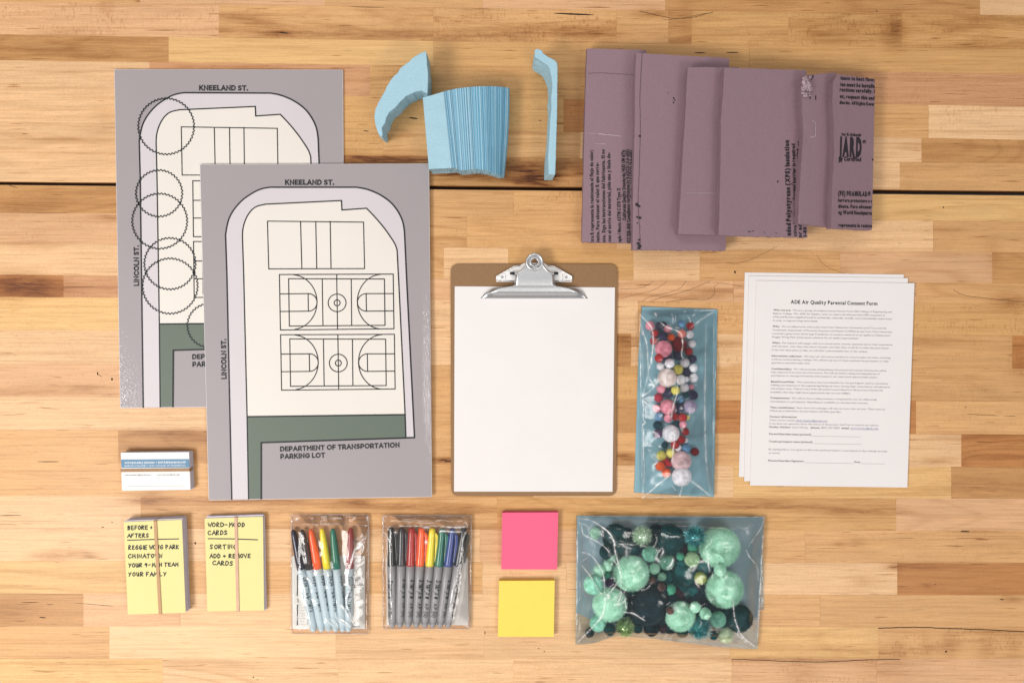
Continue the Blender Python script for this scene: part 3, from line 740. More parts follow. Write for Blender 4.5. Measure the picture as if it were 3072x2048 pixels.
# ------------------------------------------------------------------ purple insulation boards
PURP = foam_mat('dusty_purple_foam', (0.268, 0.176, 0.205)); 
PURPI = mat('foam_board_print', (0.018, 0.014, 0.022), .6, var=.1)
CP = crop(1720, 120, 2.376)
def slab(outline, xl, xr, zl, zr, th, label, nx=26, ny=40, texts=None, marks=None, creases=None):
    """outline: left polyline (top->bottom), right polyline (top->bottom) in crop px"""
    L_, R_ = outline
    def zb(x):
        t = (x-xl)/(xr-xl); return zl+(zr-zl)*max(0, min(1, t))
    V = []; Fc = []
    dep = {}
    for j in range(ny+1):
        v = j/ny
        a = lerp_poly(L_, v); b = lerp_poly(R_, v)
        for i in range(nx+1):
            u = i/nx; x = a[0]+(b[0]-a[0])*u; y = a[1]+(b[1]-a[1])*u
            if j in (0, ny): y += random.gauss(0, 1.4)
            if i in (0, nx): x += random.gauss(0, 0.8)
            z = zb(x)+th
            V.append(W(*CP(x, y), z))
    n1 = nx+1
    for j in range(ny):
        for i in range(nx):
            q = j*n1+i; Fc.append((q, q+n1, q+n1+1, q+1))
    ring = [i for i in range(n1)]+[j*n1+nx for j in range(1, ny+1)]+[ny*n1+i for i in range(nx-1, -1, -1)]+[j*n1 for j in range(ny-1, 0, -1)]
    prev = ring; m = len(ring); cen = sum(V, Vector())/len(V)
    for l in (1, 2, 3):
        cur = []
        for idx in ring:
            p = V[idx]; tl = (0, .45, .82, 1)[l]; v = Vector((p.x, p.y, p.z-th*tl+.0003))
            if l == 3:
                dv = (cen-v); dv.z = 0; v += dv.normalized()*.0045
            if l < 3:
                v.x += .0012*mnoise.noise(Vector((p.x*30, p.y*30, l*3.0))); v.y += random.gauss(0, .0002)
            cur.append(len(V)); V.append(v)
        for i in range(m):
            j = (i+1) % m; Fc.append((prev[i], prev[j], cur[j], cur[i]))
        prev = cur
    Fc.append(tuple(prev))
    base = sorted(V, key=lambda q: q.z)[0]
    c = W(*CP(*L_[-1]), 0)
    root = thing('purple_foam_board', (c.x, c.y, 0), label, 'foam board', 'overlapping purple insulation foam boards')
    o = mk('foam_slab', V, Fc, PURP, root); fix_normals(o); bevel(o, .0012, 2, .9)
    invx = lambda px: (px-1720)*2.376
    zf = lambda px, py: zb(invx(px))+th+.0006
    if texts:
        for (s, x, y, cap, wid, ang, bold) in texts:
            ink = Ink(zf); px, py = CP(x, y); ink.text(s, px, py, cap*1.08/2.376, wid/2.376, ang, bold+.02)
            ink.build('printed_line', PURPI, root)
    if marks:
        for (x, y, a, b, sl) in marks:
            ink = Ink(zf); ink.poly([(px, py) for px, py in ellipse_pts(*CP(x, y), a, b, sl, 10)])
            ink.build('ink_mark', PURPI, root)
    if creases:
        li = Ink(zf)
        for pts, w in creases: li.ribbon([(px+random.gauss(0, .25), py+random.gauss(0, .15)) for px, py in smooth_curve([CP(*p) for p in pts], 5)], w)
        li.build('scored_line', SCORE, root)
    return root
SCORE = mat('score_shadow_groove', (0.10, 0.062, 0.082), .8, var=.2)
LSC = mat('pale_scuff', (0.42, 0.33, 0.36), .8, var=.2)
T_A = [('tra R representa la resistencia al flujo de calor;',145,1440,21,655,90.5,.03),('iento. Para obtener el valor R que corre-',185,1440,21,565,90.5,.03),
 ('nte. Siga las instrucciones del fabricante. Si no',228,1440,21,660,90.5,.03),('con el envío del material, pida una y léala de-',268,1440,21,640,90.5,.03),
 ('nple / Meets ASTM C 578 Type X',340,1440,21,385,91,.03),('California Quality Standards; HUD UM #71a',374,1285,21,500,91,.03),('ICC ESR-1061 Compliance verification by RADCO (AA-650)',406,1445,21,665,91,.03),('ICC ESR-1061 Compliance verification by RADCO (AA-650)',430,1442,18,655,91,.03)]
slab(([(97,62),(80,600),(62,1440)], [(520,72),(500,700),(470,1447)]), 90, 560, .0, .0, .022, 'purple foam board at the far left with rotated Spanish and English black print', 24, 40, T_A,
     creases=[([(105,240),(200,236),(430,250)], .9)])
slab(([(447,92),(440,300),(438,600),(432,900),(425,1150),(425,1495)], [(1112,130),(1100,700),(1087,1502)]), 440, 1110, .024, .004, .022,
     'purple foam board second from left with two ink dots and a thin scored line', 40, 44, None,
     [(474,686,3.6,3.6,0),(715,415,2.6,2.6,.3),(722,430,3.0,1.6,.3),(714,447,2.4,2.4,0),(676,377,1.4,1.4,0),(448,1172,3,4,0),(460,1180,5,3,0),(470,1186,4,3,0),(455,1170,2,5,0),(455,1262,3,3,0),(474,1268,5,4,0),(457,1305,2,2,0),(474,1330,1.6,1.6,0),(470,1425,4,3,0),(462,1450,5,4,0),(473,1468,6,4,.2),(466,1484,5,4,0)],
     creases=[([(490,92),(484,200),(474,420),(478,640),(470,900),(462,1150),(470,1300),(476,1420),(478,1495)], 1.2)])
slab(([(815,195),(800,500),(782,800),(765,1100),(748,1383)], [(1180,195),(1160,700),(1150,1395)]), 760, 1200, .034, .016, .022,
     'narrow purple foam board with a perforated pale line, middle of the row', 26, 40, None, None)
slab(([(1078,198),(1065,420),(1052,580),(1052,800),(1045,1050),(1038,1392)], [(1662,215),(1665,700),(1668,1408)]), 1045, 1665, .042, .010, .022,
     'large purple foam board with rotated bold black lettering along its right edge', 40, 44,
     [('uded Polystyrene (XPS) Insulation',1550,1395,27,680,91.2,.05),('ctive barrier or thermal barrier is required',1592,1400,21,660,91.2,.03),('or ade',1628,1410,22,120,91.2,.03),('cable MEDR or',1622,960,22,240,91.2,.03),('1-80',1662,1402,20,68,91,.03)],
     [(1457,1010,2.2,3.2,0),(1255,1366,5,1.2,.1),(1280,1362,3,1.4,0),(1362,1372,2,1.2,0),(1446,1376,2,1,0)])
slab(([(1640,255),(1628,340),(1630,500),(1640,650),(1632,800),(1618,1000),(1608,1150),(1603,1308)], [(1872,232),(1900,700),(1860,1335)]), 1610, 1880, .032, .012, .022,
     'narrow purple foam board with a chewed, dented top left corner', 20, 44, None,
     [(1708,262,1.8,5.5,0),(1690,335,2,6,0),(1688,405,2,8,-.1),(1728,412,1.6,8,0),(1700,280,1.5,3,0)],)
slab(([(1880,245),(1852,300),(1846,450),(1856,600),(1860,800),(1848,1000),(1840,1200),(1838,1340)], [(2150,280),(2142,700),(2128,1355)]), 1840, 2150, .034, .002, .022,
     'purple foam board at the far right printed with large bold letters JARD', 26, 44,
     [('tance to heat flow;',1903,283,23,245,-3.2,.035),('ien must be installe',1903,329,23,246,-3.2,.035),('ructions carefully. I',1899,366,23,250,-3.2,.035),('nt, request this and',1901,414,23,246,-3.2,.035),('dies Inc. All Rights Reser',1897,456,20,250,-3.0,.035),
      ('for R-Schools',1912,682,17,140,-2,.05),('JARD',1892,822,112,162,-1.5,.05),('®',2062,742,24,24,0,.02),('ty Certified',1893,860,25,158,-1.8,.045),('(PS) FOAMULAR®',1888,1108,28,230,-1.5,.05),
      ('barrera protectora o c',1888,1153,21,242,-1.5,.035),('diente. Para obtener',1888,1196,21,240,-1.5,.035),('ng World Headquarte',1890,1240,23,240,-1.5,.035),('representa la resiste',1890,1330,21,240,-1.5,.035)],
     [(2135,853,2.6,3.4,0)])
# pale scuffs and staple-like nick as parts of their boards
def find(lbl):
    return [o for o in COL.objects if lbl in str(o.get('label', ''))][0]
def scuff(root, lines, zf, nm='pale_scuff'):
    ink = Ink(zf)
    for pts, w in lines:
        ink = Ink(zf)
        ink.ribbon([(px+random.gauss(0, .2), py+random.gauss(0, .3)) for px, py in dense([CP(*p) for p in pts], 5, False)], w)
        ink.build(nm, LSC, root)
scuff(find('far left with rotated'), [([(90,664),(170,668)], 1.2),([(180,670),(340,686)], 2.4),([(150,738),(235,742)], 1.6)], .0226)
scuff(find('perforated pale line'), [([(808+k*14,1090+random.choice([-3,3])),(816+k*14,1094)], 1.8) for k in range(16)]+[([(838,210),(834,330)],.9),([(826,620),(822,680)],.9)], lambda x, y: .0226+.034-.018*max(0,min(1,((x-1720)*2.376-760)/440)), 'perforation')
scuff(find('dented top left'), [([(1705,575),(1728,590),(1726,685),(1690,695)], 2.0)], lambda x, y: .0228+.032-.020*max(0,min(1,((x-1720)*2.376-1610)/270)))
# torn lumps at the dented corner
def torn():
    root = find('dented top left'); V = []; Fc = []
    r = random.Random(2)
    for k in range(34):
        x = r.uniform(1640, 1692); y = r.uniform(250, 405); px, py = CP(x, y); c = W(px, py, .0535+r.uniform(0, .0012))
        n = 7; b = len(V); s = r.uniform(.0014, .0034)
        for i in range(n):
            a = i/n*6.283; V.append(c+Vector((math.cos(a)*s*r.uniform(.6, 1.3), math.sin(a)*s*r.uniform(.6, 1.3), r.uniform(-.001, .0004))))
        V.append(c+Vector((r.uniform(-.001, .001), r.uniform(-.001, .001), .0022)))
        for i in range(n): Fc.append((b+i, b+(i+1) % n, b+n))
    o = mk('torn_corner', V, Fc, mat('torn_foam_surface', (.36, .27, .30), .6, var=.3, scale=300), root)
torn()

# ------------------------------------------------------------------ clipboard
CC = crop(1320, 740, 2.0638); CK = crop(1400, 740, 5.88)
HARD = mat('brown_hardboard', (0.25, 0.135, 0.055), .6, var=.08, scale=420, bump=.15, bscale=900)
METAL = mat('nickel_steel', (0.60, 0.61, 0.62), .38, 1.0, var=.05, scale=300, bump=.03)
METALB = mat('bright_steel', (0.92, 0.90, 0.88), .45, .85, var=.03, scale=200)
DARKP = mat('dark_spring_pin', (.03, .035, .04), .4, .6)
cb = CC(65, 107); c0 = W(*CC(70, 1540), 0)
clip = thing('clipboard', (c0.x, c0.y, 0), 'brown hardboard clipboard with a steel clip, holding a blank white sheet', 'clipboard')
o = prism('backing_board', HARD, roundrect([CC(65,107),CC(1098,107),CC(1092,1542),CC(69,1542)], 24, 7), .0003, .0033, clip, bev=.0006)
BT = .0033
pp = prism('blank_paper', PAPER, [CC(91,245),CC(1083,252),CC(1068,1515),CC(87,1514)], BT+.0002, BT+.0007); tag(pp, 'blank white sheet of paper held on the brown clipboard', 'paper')
def cyl(name, m, px, py, z0, z1, r, parent, n=20, hole=0):
    c = W(px, py, z1); V = []; Fc = []
    prof = [(r, z0), (r, z1-.0004), (r-.0004, z1)]
    if hole: prof += [(hole, z1), (hole, z0)]
    k = len(prof)
    for i in range(n):
        a = 2*math.pi*i/n
        for q, z in prof: V.append((c.x+q*math.cos(a), c.y+q*math.sin(a), z))
    for i in range(n):
        j = (i+1) % n
        for q in range(k-1): Fc.append((i*k+q, j*k+q, j*k+q+1, i*k+q+1))
        if hole: Fc.append((i*k+k-1, j*k+k-1, j*k, i*k))
    if not hole: Fc.append(tuple(i*k+k-1 for i in range(n)))
    return mk(name, V, Fc, m, parent, smooth=False)
def tube(name, m, pts3, r, parent, n=8):
    V = []; Fc = []; P = [Vector(p) for p in pts3]
    for i, p in enumerate(P):
        t = (P[min(i+1, len(P)-1)]-P[max(i-1, 0)]).normalized()
        a = t.cross(Vector((0, 0, 1))).normalized(); b = a.cross(t)
        for k in range(n):
            th = 2*math.pi*k/n; V.append(p+a*r*math.cos(th)+b*r*math.sin(th))
    for i in range(len(P)-1):
        for k in range(n):
            q = (k+1) % n; Fc.append((i*n+k, i*n+q, (i+1)*n+q, (i+1)*n+k))
    Fc.append(tuple(range(n))[::-1]); Fc.append(tuple((len(P)-1)*n+k for k in range(n)))
    return mk(name, V, Fc, m, parent, smooth=True)
clipm = prism('clip', METALB, dense([CK(525,520),CK(835,345),CK(940,322),CK(1040,280),CK(1360,280),CK(1420,322),CK(1540,345),CK(1850,520),CK(1857,622),CK(525,620)],9999), BT+.0003, BT+.0022, clip, bev=.0006)
clipm['_org'] = clip['_org']
for side, xs in ((0, (600, 640, 690)), (1, (1780, 1740, 1690))):
    s = -1 if side == 0 else 1
    X = lambda dx: 1190+s*dx
    tube('flange', METALB, [W(*CK(X(665), 600), BT+.0028), W(*CK(X(665),525), BT+.0028), W(*CK(X(355), 350), BT+.0032), W(*CK(X(240), 328), BT+.0032)], .0009, clipm)
    tube('lower_lip', METAL, [W(*CK(X(640), 600), BT+.0026), W(*CK(X(362), 602), BT+.0026)], .0006, clipm)
    tube('arm_edge', METAL, [W(*CK(a, b), BT+.0024) for a, b in smooth_curve([(X(500),585),(X(510),550),(X(500),510),(X(520),480),(X(560),468)], 4)], .00045, clipm)
    cyl('rivet', METAL, *CK(X(566), 537), BT+.002, BT+.0036, .0019, clipm)
    tube('spring_pin', DARKP, [W(*CK(X(425), 468), BT+.008), W(*CK(X(345), 470), BT+.008)], .0019, clipm)
rows = [(345,1045,1350,.0160),(380,1015,1385,.0160),(420,950,1450,.0158),(455,870,1525,.0156),(480,840,1556,.0154),(560,838,1560,.0152),(640,836,1562,.0148),(670,832,1566,.0142),(690,800,1600,.0136),(703,700,1690,.0131),
        (716,590,1800,.0126),(735,460,1930,.0120),(760,400,1995,.0115),(790,362,2040,.0110),(808,340,2062,.0103),(820,318,2075,.0090),(840,300,2090,.0068),(860,284,2103,.0050),(880,268,2116,.0036),(898,255,2128,.0024),(912,246,2137,.0012)]
V = []; Fc = []; nu = 40
for (y, a, b, z) in rows:
    for i in range(nu+1):
        u = i/nu; s = 2*u-1; x = a+(b-a)*u
        zz = z*(1-.42*max(0, (abs(s)-.86)/.14)**1.6) if y < 700 else z*(1-.75*max(0, (abs(s)-.80)/.20)**2)
        V.append(W(*CK(x, y), BT+max(.0012, zz)))
for j in range(len(rows)-1):
    for i in range(nu):
        q = j*(nu+1)+i; Fc.append((q, q+nu+1, q+nu+2, q+1))
o = mk('pressure_plate', V, Fc, METAL, clipm, smooth=True)
sm = o.modifiers.new('solid', 'SOLIDIFY'); sm.thickness = .001; sm.offset = -1
# ring
cx, cy = CK(1198, 268); cc = W(cx, cy, BT+.017); V = []; Fc = []; n = 40
prof = [(.0118,-.0060),(.0122,-.0020),(.0117,-.0004),(.0102,.0003),(.0088,-.0006),(.0076,-.0028),(.0068,-.0030),(.0062,-.0012),(.0053,-.0006),(.0044,-.0014),(.0038,-.0040),(.0036,-.0100)]
for i in range(n):
    a = 2*math.pi*i/n
    for r_, z in prof: V.append((cc.x+r_*math.cos(a), cc.y+r_*math.sin(a), cc.z+z))
k = len(prof)
for i in range(n):
    j = (i+1) % n
    for q in range(k-1): Fc.append((i*k+q, j*k+q, j*k+q+1, i*k+q+1))
o = mk('hanging_ring', V, Fc, METAL, clipm, smooth=True); fix_normals(o)
for s in (-1, 1):
    tube('raised_rim', METAL, [W(*CK(1197+s*a, b), BT+.0155) for a, b in smooth_curve([(345,478),(290,470),(225,430),(175,370),(140,320)], 5)], .0014, clipm)

# ------------------------------------------------------------------ consent forms
CFm = crop(2180, 780, 2.24)
sheets = [([(122,83),(1190,97),(1152,1470),(82,1455)], 'white printed sheet at the bottom of the consent form stack, peeking out at upper left'),
          ([(150,106),(1218,121),(1188,1500),(118,1484)], 'white printed sheet in the middle of the consent form stack'),
          ([(200,138),(1262,155),(1214,1527),(157,1513)], 'printed parental consent form on top of the stack, all text readable')]
for i, (c, lb) in enumerate(sheets):
    z0 = .0003+i*.0011
    o = prism('consent_form', PAPER, [CFm(*p) for p in c], z0, z0+.0007); tag(o, lb, 'form', 'stacked consent forms')
top_form = o; zt = .0003+2*.0011+.0007+.00012
form_lines = [
 ('Who we are:', 'We are a group of students and professors from Olin College of Engineering and', 314,335,1110),
 ('', 'Babson College. We, ADE Air Quality, exist to reduce ultrafine particle (UFP) exposure in', 313,358,1063),
 ('', 'affected Boston neighborhoods in technically, culturally, socially, and economically sound ways', 312,381,1112),
 ('', 'in order to improve long-term health.', 311,405,614),
 ('Why:', 'We, in collaboration with Lydia Lowe from Chinatown Community Land Trust and the', 309,445,1073),
 ('', 'Community Assessment of Freeway Exposure and Health (CAFEH) group from Tufts University', 309,469,1112),
 ('', "received a grant from the Kresge Foundation to conduct research on air quality in Chinatown's", 308,493,1100),
 ('', 'Reggie Wong Park and propose solutions for air quality improvement.', 307,516,888),
 ('What:', 'Participants will engage with us in conversation, answer questions about their experience', 305,555,1113),
 ('', 'with the park, what they value about the park, and what they would do to make the park better.', 304,578,1093),
 ('', 'If the visit takes place at Olin, we will offer a personalized tour of the campus.', 304,603,947),
 ('Information collection:', 'We may ask take notes and photos, record audio and video, and keep', 303,643,1102),
 ('', 'artifacts created during codesign. We will not use any of these methods the participant or their', 302,666,1090),
 ('', 'guardian is uncomfortable with.', 302,689,560),
 ('Confidentiality:', 'We will anonymize all identifying information and contact information will be', 301,730,1074),
 ('', 'kept separate from interview information. We will ask before taking and using photos of', 300,752,1028),
 ('', 'participants or sharing information. Information in our team work space is kept secure.', 299,775,1013),
 ('Benefits and Risk:', 'This experience may have benefits for the participant, such as community', 298,816,1086),
 ('', 'building, participation in the engineering/design process, having their voice heard, refreshments', 297,839,1096),
 ('', 'and campus tours. There is very little risk posed to participants in this process, beyond the', 296,862,1050),
 ('', 'possibility that they might have expectations that are not fulfilled.', 295,886,830),
 ('Compensation:', 'We will not be providing monetary compensation, but we will provide', 294,925,1008),
 ('', 'refreshments to participants, depending on availability at the interview location.', 293,949,950),
 ('Time commitment:', 'Interviews and codesigns will take no more than an hour. There may be', 292,989,1063),
 ('', 'follow-up as desired by the participant and their guardian.', 291,1011,770),
 ('Contact information:', '', 289,1051,472),
 ('', 'If you have any questions about the nature of the project, feel free to contact our advisor.', 287,1097,1025),
 ('', 'By signing below, you agree to allow the youth participant to participate in the codesign process', 283,1270,1079),
 ('', 'as stated.', 282,1294,358)]
P_ = {'b': None, 'r': None, 'l': None}
def flush(nm):
    for k_, m_ in (('b', INK), ('r', INKSOFT), ('l', INKLINK)):
        if P_[k_] is not None and P_[k_].V: P_[k_].build({'b': 'bold_heading' if nm == 'paragraph' else nm, 'r': nm, 'l': 'email_address'}[k_], m_, top_form)
        P_[k_] = Ink(zt)
flush('x')
class Px:
    def __init__(self, k): self.k = k
    def text(self, *a, **b): return P_[self.k].text(*a, **b)
    def ribbon(self, *a, **b): return P_[self.k].ribbon(*a, **b)
bi = Px('b'); ri = Px('r'); li = Px('l')
SL = -1.0
x, y = CFm(430, 292); bi.text('ADE Air Quality Parental Consent Form', x, y, 10.4, 583/2.24, -1.15, .028); flush('title')
def seg(ink, s, x, y, x1, cap=13.0, bold=0): px, py = CFm(x, y+5+((x-290)*.0165)); ink.text(s, px, py, cap/2.24*.85, (x1-x)/2.24, SL, bold)
for b_, t_, x, y, x1 in form_lines:
    if b_ or t_.startswith(('If you have', 'By signing')): flush('paragraph')
    if b_ and t_:
        wb = text_mesh(b_, .02, 0)[2]; wt = text_mesh(t_, 0, 0)[2]; sp_ = .9; k = (x1-x)/(wb+wt+sp_)
        seg(bi, b_, x, y, x+wb*k, bold=.02); seg(ri, t_, x+(wb+sp_)*k, y, x1)
    elif b_: seg(bi, b_, x, y, x1, bold=.02)
    else: seg(ri, t_, x, y, x1)
flush('paragraph')
seg(ri, 'Team contact email:', 288, 1074, 456); seg(li, 'adeairquality@gmail.com', 463, 1074, 676); li.ribbon([CFm(463, 1083+173*.0165), CFm(676, 1083+386*.0165)], .5); flush('contact_line')
seg(bi, 'Faculty Advisor:', 287, 1120, 432, bold=.02); seg(ri, 'Scott Hersey', 440, 1120, 548); flush('contact_line'); seg(bi, 'phone:', 565, 1120, 626, bold=.02); seg(ri, '(857) 327-2827', 633, 1120, 762)
flush('contact_line'); seg(bi, 'email:', 772, 1120, 824, bold=.02); seg(li, 'scott.hersey@olin.edu', 832, 1120, 1018); li.ribbon([CFm(832, 1129+542*.0165), CFm(1018, 1129+728*.0165)], .5); flush('contact_line')
for tx, x, x1, y, a, b, yl in (('Parent/Guardian name (printed)', 286, 568, 1167, 573, 898, 1177), ('Youth participant name (printed)', 284, 576, 1217, 581, 905, 1227),
        ('Parent/Guardian Signature', 280, 518, 1346, 523, 848, 1356), ('Date', 858, 897, 1346, 903, 1062, 1356)):
    seg(bi, tx, x, y, x1, bold=.02); flush('field_label')
    f = lambda q: yl+(q-290)*.0165
    ri.ribbon([CFm(a, f(a)), CFm(b, f(b))], .6); flush('signing_line')

# ------------------------------------------------------------------ stroke lettering (hand written)
G = {'A': [[(0,0),(.45,1),(.85,0)],[(.15,.35),(.75,.38)]], 'B': [[(.05,0),(.08,1),(.5,.95),(.58,.72),(.12,.54),(.62,.42),(.6,.1),(.05,0)]], 'C': [[(.7,.85),(.4,1),(.05,.6),(.1,.15),(.4,0),(.75,.15)]],
 'D': [[(.08,0),(.1,1),(.6,.8),(.7,.4),(.45,.05),(.08,0)]], 'E': [[(.65,.98),(.08,.95),(.05,0),(.68,.03)],[(.08,.5),(.55,.53)]], 'F': [[(.65,.98),(.08,.95),(.05,0)],[(.08,.5),(.5,.52)]],
 'G': [[(.7,.85),(.4,1),(.05,.6),(.12,.12),(.45,0),(.68,.2),(.68,.42),(.4,.42)]], 'H': [[(.05,0),(.08,1)],[(.08,.5),(.62,.52)],[(.65,0),(.62,1)]], 'I': [[(.2,0),(.22,1)]],
 'K': [[(.05,0),(.08,1)],[(.65,.95),(.1,.45),(.7,0)]], 'L': [[(.08,1),(.05,.02),(.6,0)]], 'M': [[(.0,0),(.15,1),(.42,.35),(.7,1),(.85,0)]], 'N': [[(.05,0),(.08,1),(.62,.05),(.68,1)]],
 'O': [[(.4,1),(.08,.7),(.08,.25),(.4,0),(.7,.3),(.68,.75),(.4,1)]], 'P': [[(.05,0),(.08,1),(.55,.92),(.6,.62),(.1,.48)]], 'R': [[(.05,0),(.08,1),(.55,.92),(.58,.65),(.1,.48),(.68,0)]],
 'S': [[(.62,.88),(.35,1),(.1,.78),(.35,.52),(.6,.28),(.4,.02),(.05,.1)]], 'T': [[(0,.95),(.75,1)],[(.38,.97),(.35,0)]], 'U': [[(.05,1),(.08,.2),(.35,0),(.6,.2),(.65,1),(.68,0)]],
 'V': [[(0,1),(.32,0),(.68,1)]], 'W': [[(0,1),(.2,0),(.45,.7),(.62,0),(.9,1)]], 'Y': [[(0,1),(.32,.48)],[(.66,1),(.2,0)]], '9': [[(.55,.8),(.3,1.0),(.05,.75),(.28,.5),(.55,.8),(.5,0)]],
 '-': [[(.1,.5),(.55,.52)]], '+': [[(.05,.45),(.6,.5)],[(.32,.75),(.32,.2)]]}
def hand(zp, s, x, y, x1, h, w, slope=0.0, hide=None):
    ink = Ink(zp[0])
    n = sum(.45 if c in ' ' else (.45 if c == 'I' else .92) for c in s); k = (x1-x)/n; cx = x
    for c in s:
        if c == ' ': cx += .45*k; continue
        if c in G:
            for st in G[c]:
                pts = [(cx+a*k*.86+random.gauss(0, 1.1), y+(cx-x)*slope-b*h+random.gauss(0, 1.1)) for a, b in st]
                ink.ribbon(smooth_curve([CS(*p) for p in pts], 3) if c in 'BCDGOPRSU9' else [CS(*p) for p in pts], w)
        cx += (.45 if c == 'I' else .92)*k
    ink.build('handwritten_line', INK, zp[1])
CS = crop(340, 1320, 2.904)

def card_stack(name, pts, z0, z1, label, cat, n, mats=None, jit=.0007, group=None):
    """a squared-up pile: a ragged prism made of n thin layers"""
    top = [W(x, y, z1) for x, y in pts]
    V = []; Fc = []; r = random.Random(int(pts[0][0])); h = (z1-z0)/n
    for k in range(n):
        dx, dy = r.gauss(0, jit), r.gauss(0, jit)
        if k == n-1: dx = dy = 0
        b = len(V)
        za, zb_ = z0+h*k, z0+h*(k+1)-.00004
        for z in (zb_, za):
            for p in top: V.append((p.x+dx, p.y+dy, z))
        m = len(top)
        Fc.append(tuple(b+i for i in range(m))); Fc.append(tuple(b+m+i for i in range(m))[::-1])
        for i in range(m):
            j = (i+1) % m; Fc.append((b+i, b+m+i, b+m+j, b+j))
    o = mk(name, V, Fc, mats or EDGE); fix_normals(o); tag(o, label, cat, group); return o

def band(pL, pR, zt, zb_, half, m, label):
    """rubber band around a stack: pL,pR centre points (px) of the two edges of the stack top"""
    a = W(*pL, zt); b = W(*pR, zt); d = (b-a); d.z = 0; d.normalize(); nrm = Vector((-d.y, d.x, 0)); a = a-d*.0008; b = b+d*.0008
    prof = [(a, zb_), (a, zt), (a+d*.0010, zt+.0010), (b-d*.0010, zt+.0010), (b, zt), (b, zb_), (a, zb_)]
    V = []; Fc = []; t = .0007
    inn = [(a+d*t, zb_+t), (a+d*t, zt-.0002), (a+d*.0016, zt+.0001), (b-d*.0016, zt+.0001), (b-d*t, zt-.0002), (b-d*t, zb_+t), (a+d*t, zb_+t)]
    for ring in (prof, inn):
        for s in (-1, 1):
            for p, z in ring[:-1]: V.append(Vector((p.x, p.y, z))+nrm*half*s)
    n = 6
    for i in range(n):
        j = (i+1) % n
        Fc.append((i, j, n+j, n+i)); Fc.append((2*n+i, 2*n+j, 3*n+j, 3*n+i)); Fc.append((i, j, 2*n+j, 2*n+i)); Fc.append((n+i, n+j, 3*n+j, 3*n+i))
    o = mk('rubber_band', V, Fc, m); fix_normals(o); tag(o, label, 'rubber band', 'rubber bands round the card stacks'); return o
BAND1 = mat('brown_rubber', (0.28, 0.14, 0.045), .5, var=.1); BAND2 = mat('tan_rubber', (0.44, 0.235, 0.09), .5, var=.08); BAND3 = mat('pink_tan_rubber', (0.60, 0.36, 0.25), .55, var=.08)
# business cards
card_stack('business_card_stack', [CS(72,116),CS(662,108),CS(676,428),CS(82,436)], .0003, .0118, 'thick pile of white business cards under the blue-striped top card', 'card stack', 26, jit=.0005)
bc = prism('business_card', CARDW, [CS(65,108),CS(658,103),CS(671,430),CS(75,438)], .0121, .0125); tag(bc, 'white business card with blue stripe, on top of its pile', 'business card')
ink = Ink(.01262); ink.poly([CS(67,167),CS(660,163),CS(664,237),CS(70,240)]); ink.build('blue_stripe', mat('stripe_blue', (.105, .235, .37), .6), bc)
ink = Ink(.01275); x, y = CS(97,204); WT = mat('reversed_out_white', (.75, .76, .78), .6); ink.text('AFFORDABLE DESIGN + ENTREPRENEURSHIP', x, y, 5.4, 535/2.904, .6, .03); ink.build('white_lettering', WT, bc); ink = Ink(.01275); x, y = CS(98,230); ink.text('BABSON COLLEGE + OLIN COLLEGE OF ENGINEERING', x, y, 5.0, 533/2.904, .6, 0)
ink.build('white_lettering', WT, bc)
ink = Ink(.01275); x, y = CS(100,308); ink.text('adeairquality@gmail.com', x, y, 4.4, 224/2.904, .4, 0); ink.build('grey_lettering', INKSOFT, bc); ink = Ink(.01275); x, y = CS(382,306); ink.text('scott.hersey@olin.edu', x, y, 4.4, 194/2.904, .4, 0); ink.build('grey_lettering', INKSOFT, bc); ink = Ink(.01275); ink.ribbon([CS(122,400),CS(622,396)], .5); ink.build('writing_line', INKSOFT, bc)
band(CS(69,262), CS(665,256), .0126, .0003, 13/2.904*.000452, BAND1, 'wide brown rubber band round the business card pile')
# white index cards with notes
card_stack('index_card_stack', [CS(100,708),CS(601,688),CS(632,1496),CS(136,1512)], .0003, .0152, 'thick pile of white index cards under the BEFORE + AFTERS note', 'card stack', 22, jit=.0008, group='index card piles')
n1 = prism('sticky_note', NOTE, [CS(90,712),CS(597,691),CS(630,1500),CS(127,1516)], .0155, .0159); tag(n1, 'pale yellow note handwritten BEFORE + AFTERS on the thicker index card pile', 'sticky note', 'handwritten yellow notes')
ink = (.0161, n1); w = 3.0
hand(ink, 'BEFORE +', 125, 778, 352, 32, w, -.02); hand(ink, 'AFTERS', 125, 845, 318, 31, w, -.01)
u_ = Ink(.0161); u_.ribbon([CS(125,870),CS(330,863),CS(568,858)], 3.0); u_.build('underline', INK, n1)
hand(ink, 'REGGIE WONG PARK', 132, 949, 578, 32, w, -.012); hand(ink, 'CHINATOWN', 130, 1024, 438, 31, w, -.01)
hand(ink, 'YOUR 9-MAN TEAM', 133, 1104, 572, 31, w, -.02); hand(ink, 'YOUR FAMILY', 133, 1182, 472, 31, w, -.01)
band(CS(366,702), CS(410,1508), .0162, .0003, 13/2.904*.000452, BAND2, 'tan rubber band round the BEFORE + AFTERS card pile')
card_stack('index_card_stack', [CS(806,676),CS(1300,660),CS(1316,1480),CS(828,1484)], .0003, .0092, 'thinner pile of white index cards under the WORD-MOOD CARDS note', 'card stack', 14, jit=.0008, group='index card piles')
n2 = prism('sticky_note', NOTE, roundrect([CS(795,681),CS(1303,664),CS(1313,1481),CS(819,1489)], 4, 3), .0095, .0099); tag(n2, 'pale yellow note handwritten WORD-MOOD CARDS on the thinner index card pile', 'sticky note', 'handwritten yellow notes')
ink = (.0101, n2)
hand(ink, 'WORD-MOOD', 825, 752, 1155, 34, w, .0); hand(ink, 'CARDS', 825, 822, 1002, 34, w, -.01)
u_ = Ink(.0101); u_.ribbon([CS(826,856),CS(1040,858),CS(1256,866)], 3.0); u_.build('underline', INK, n2)
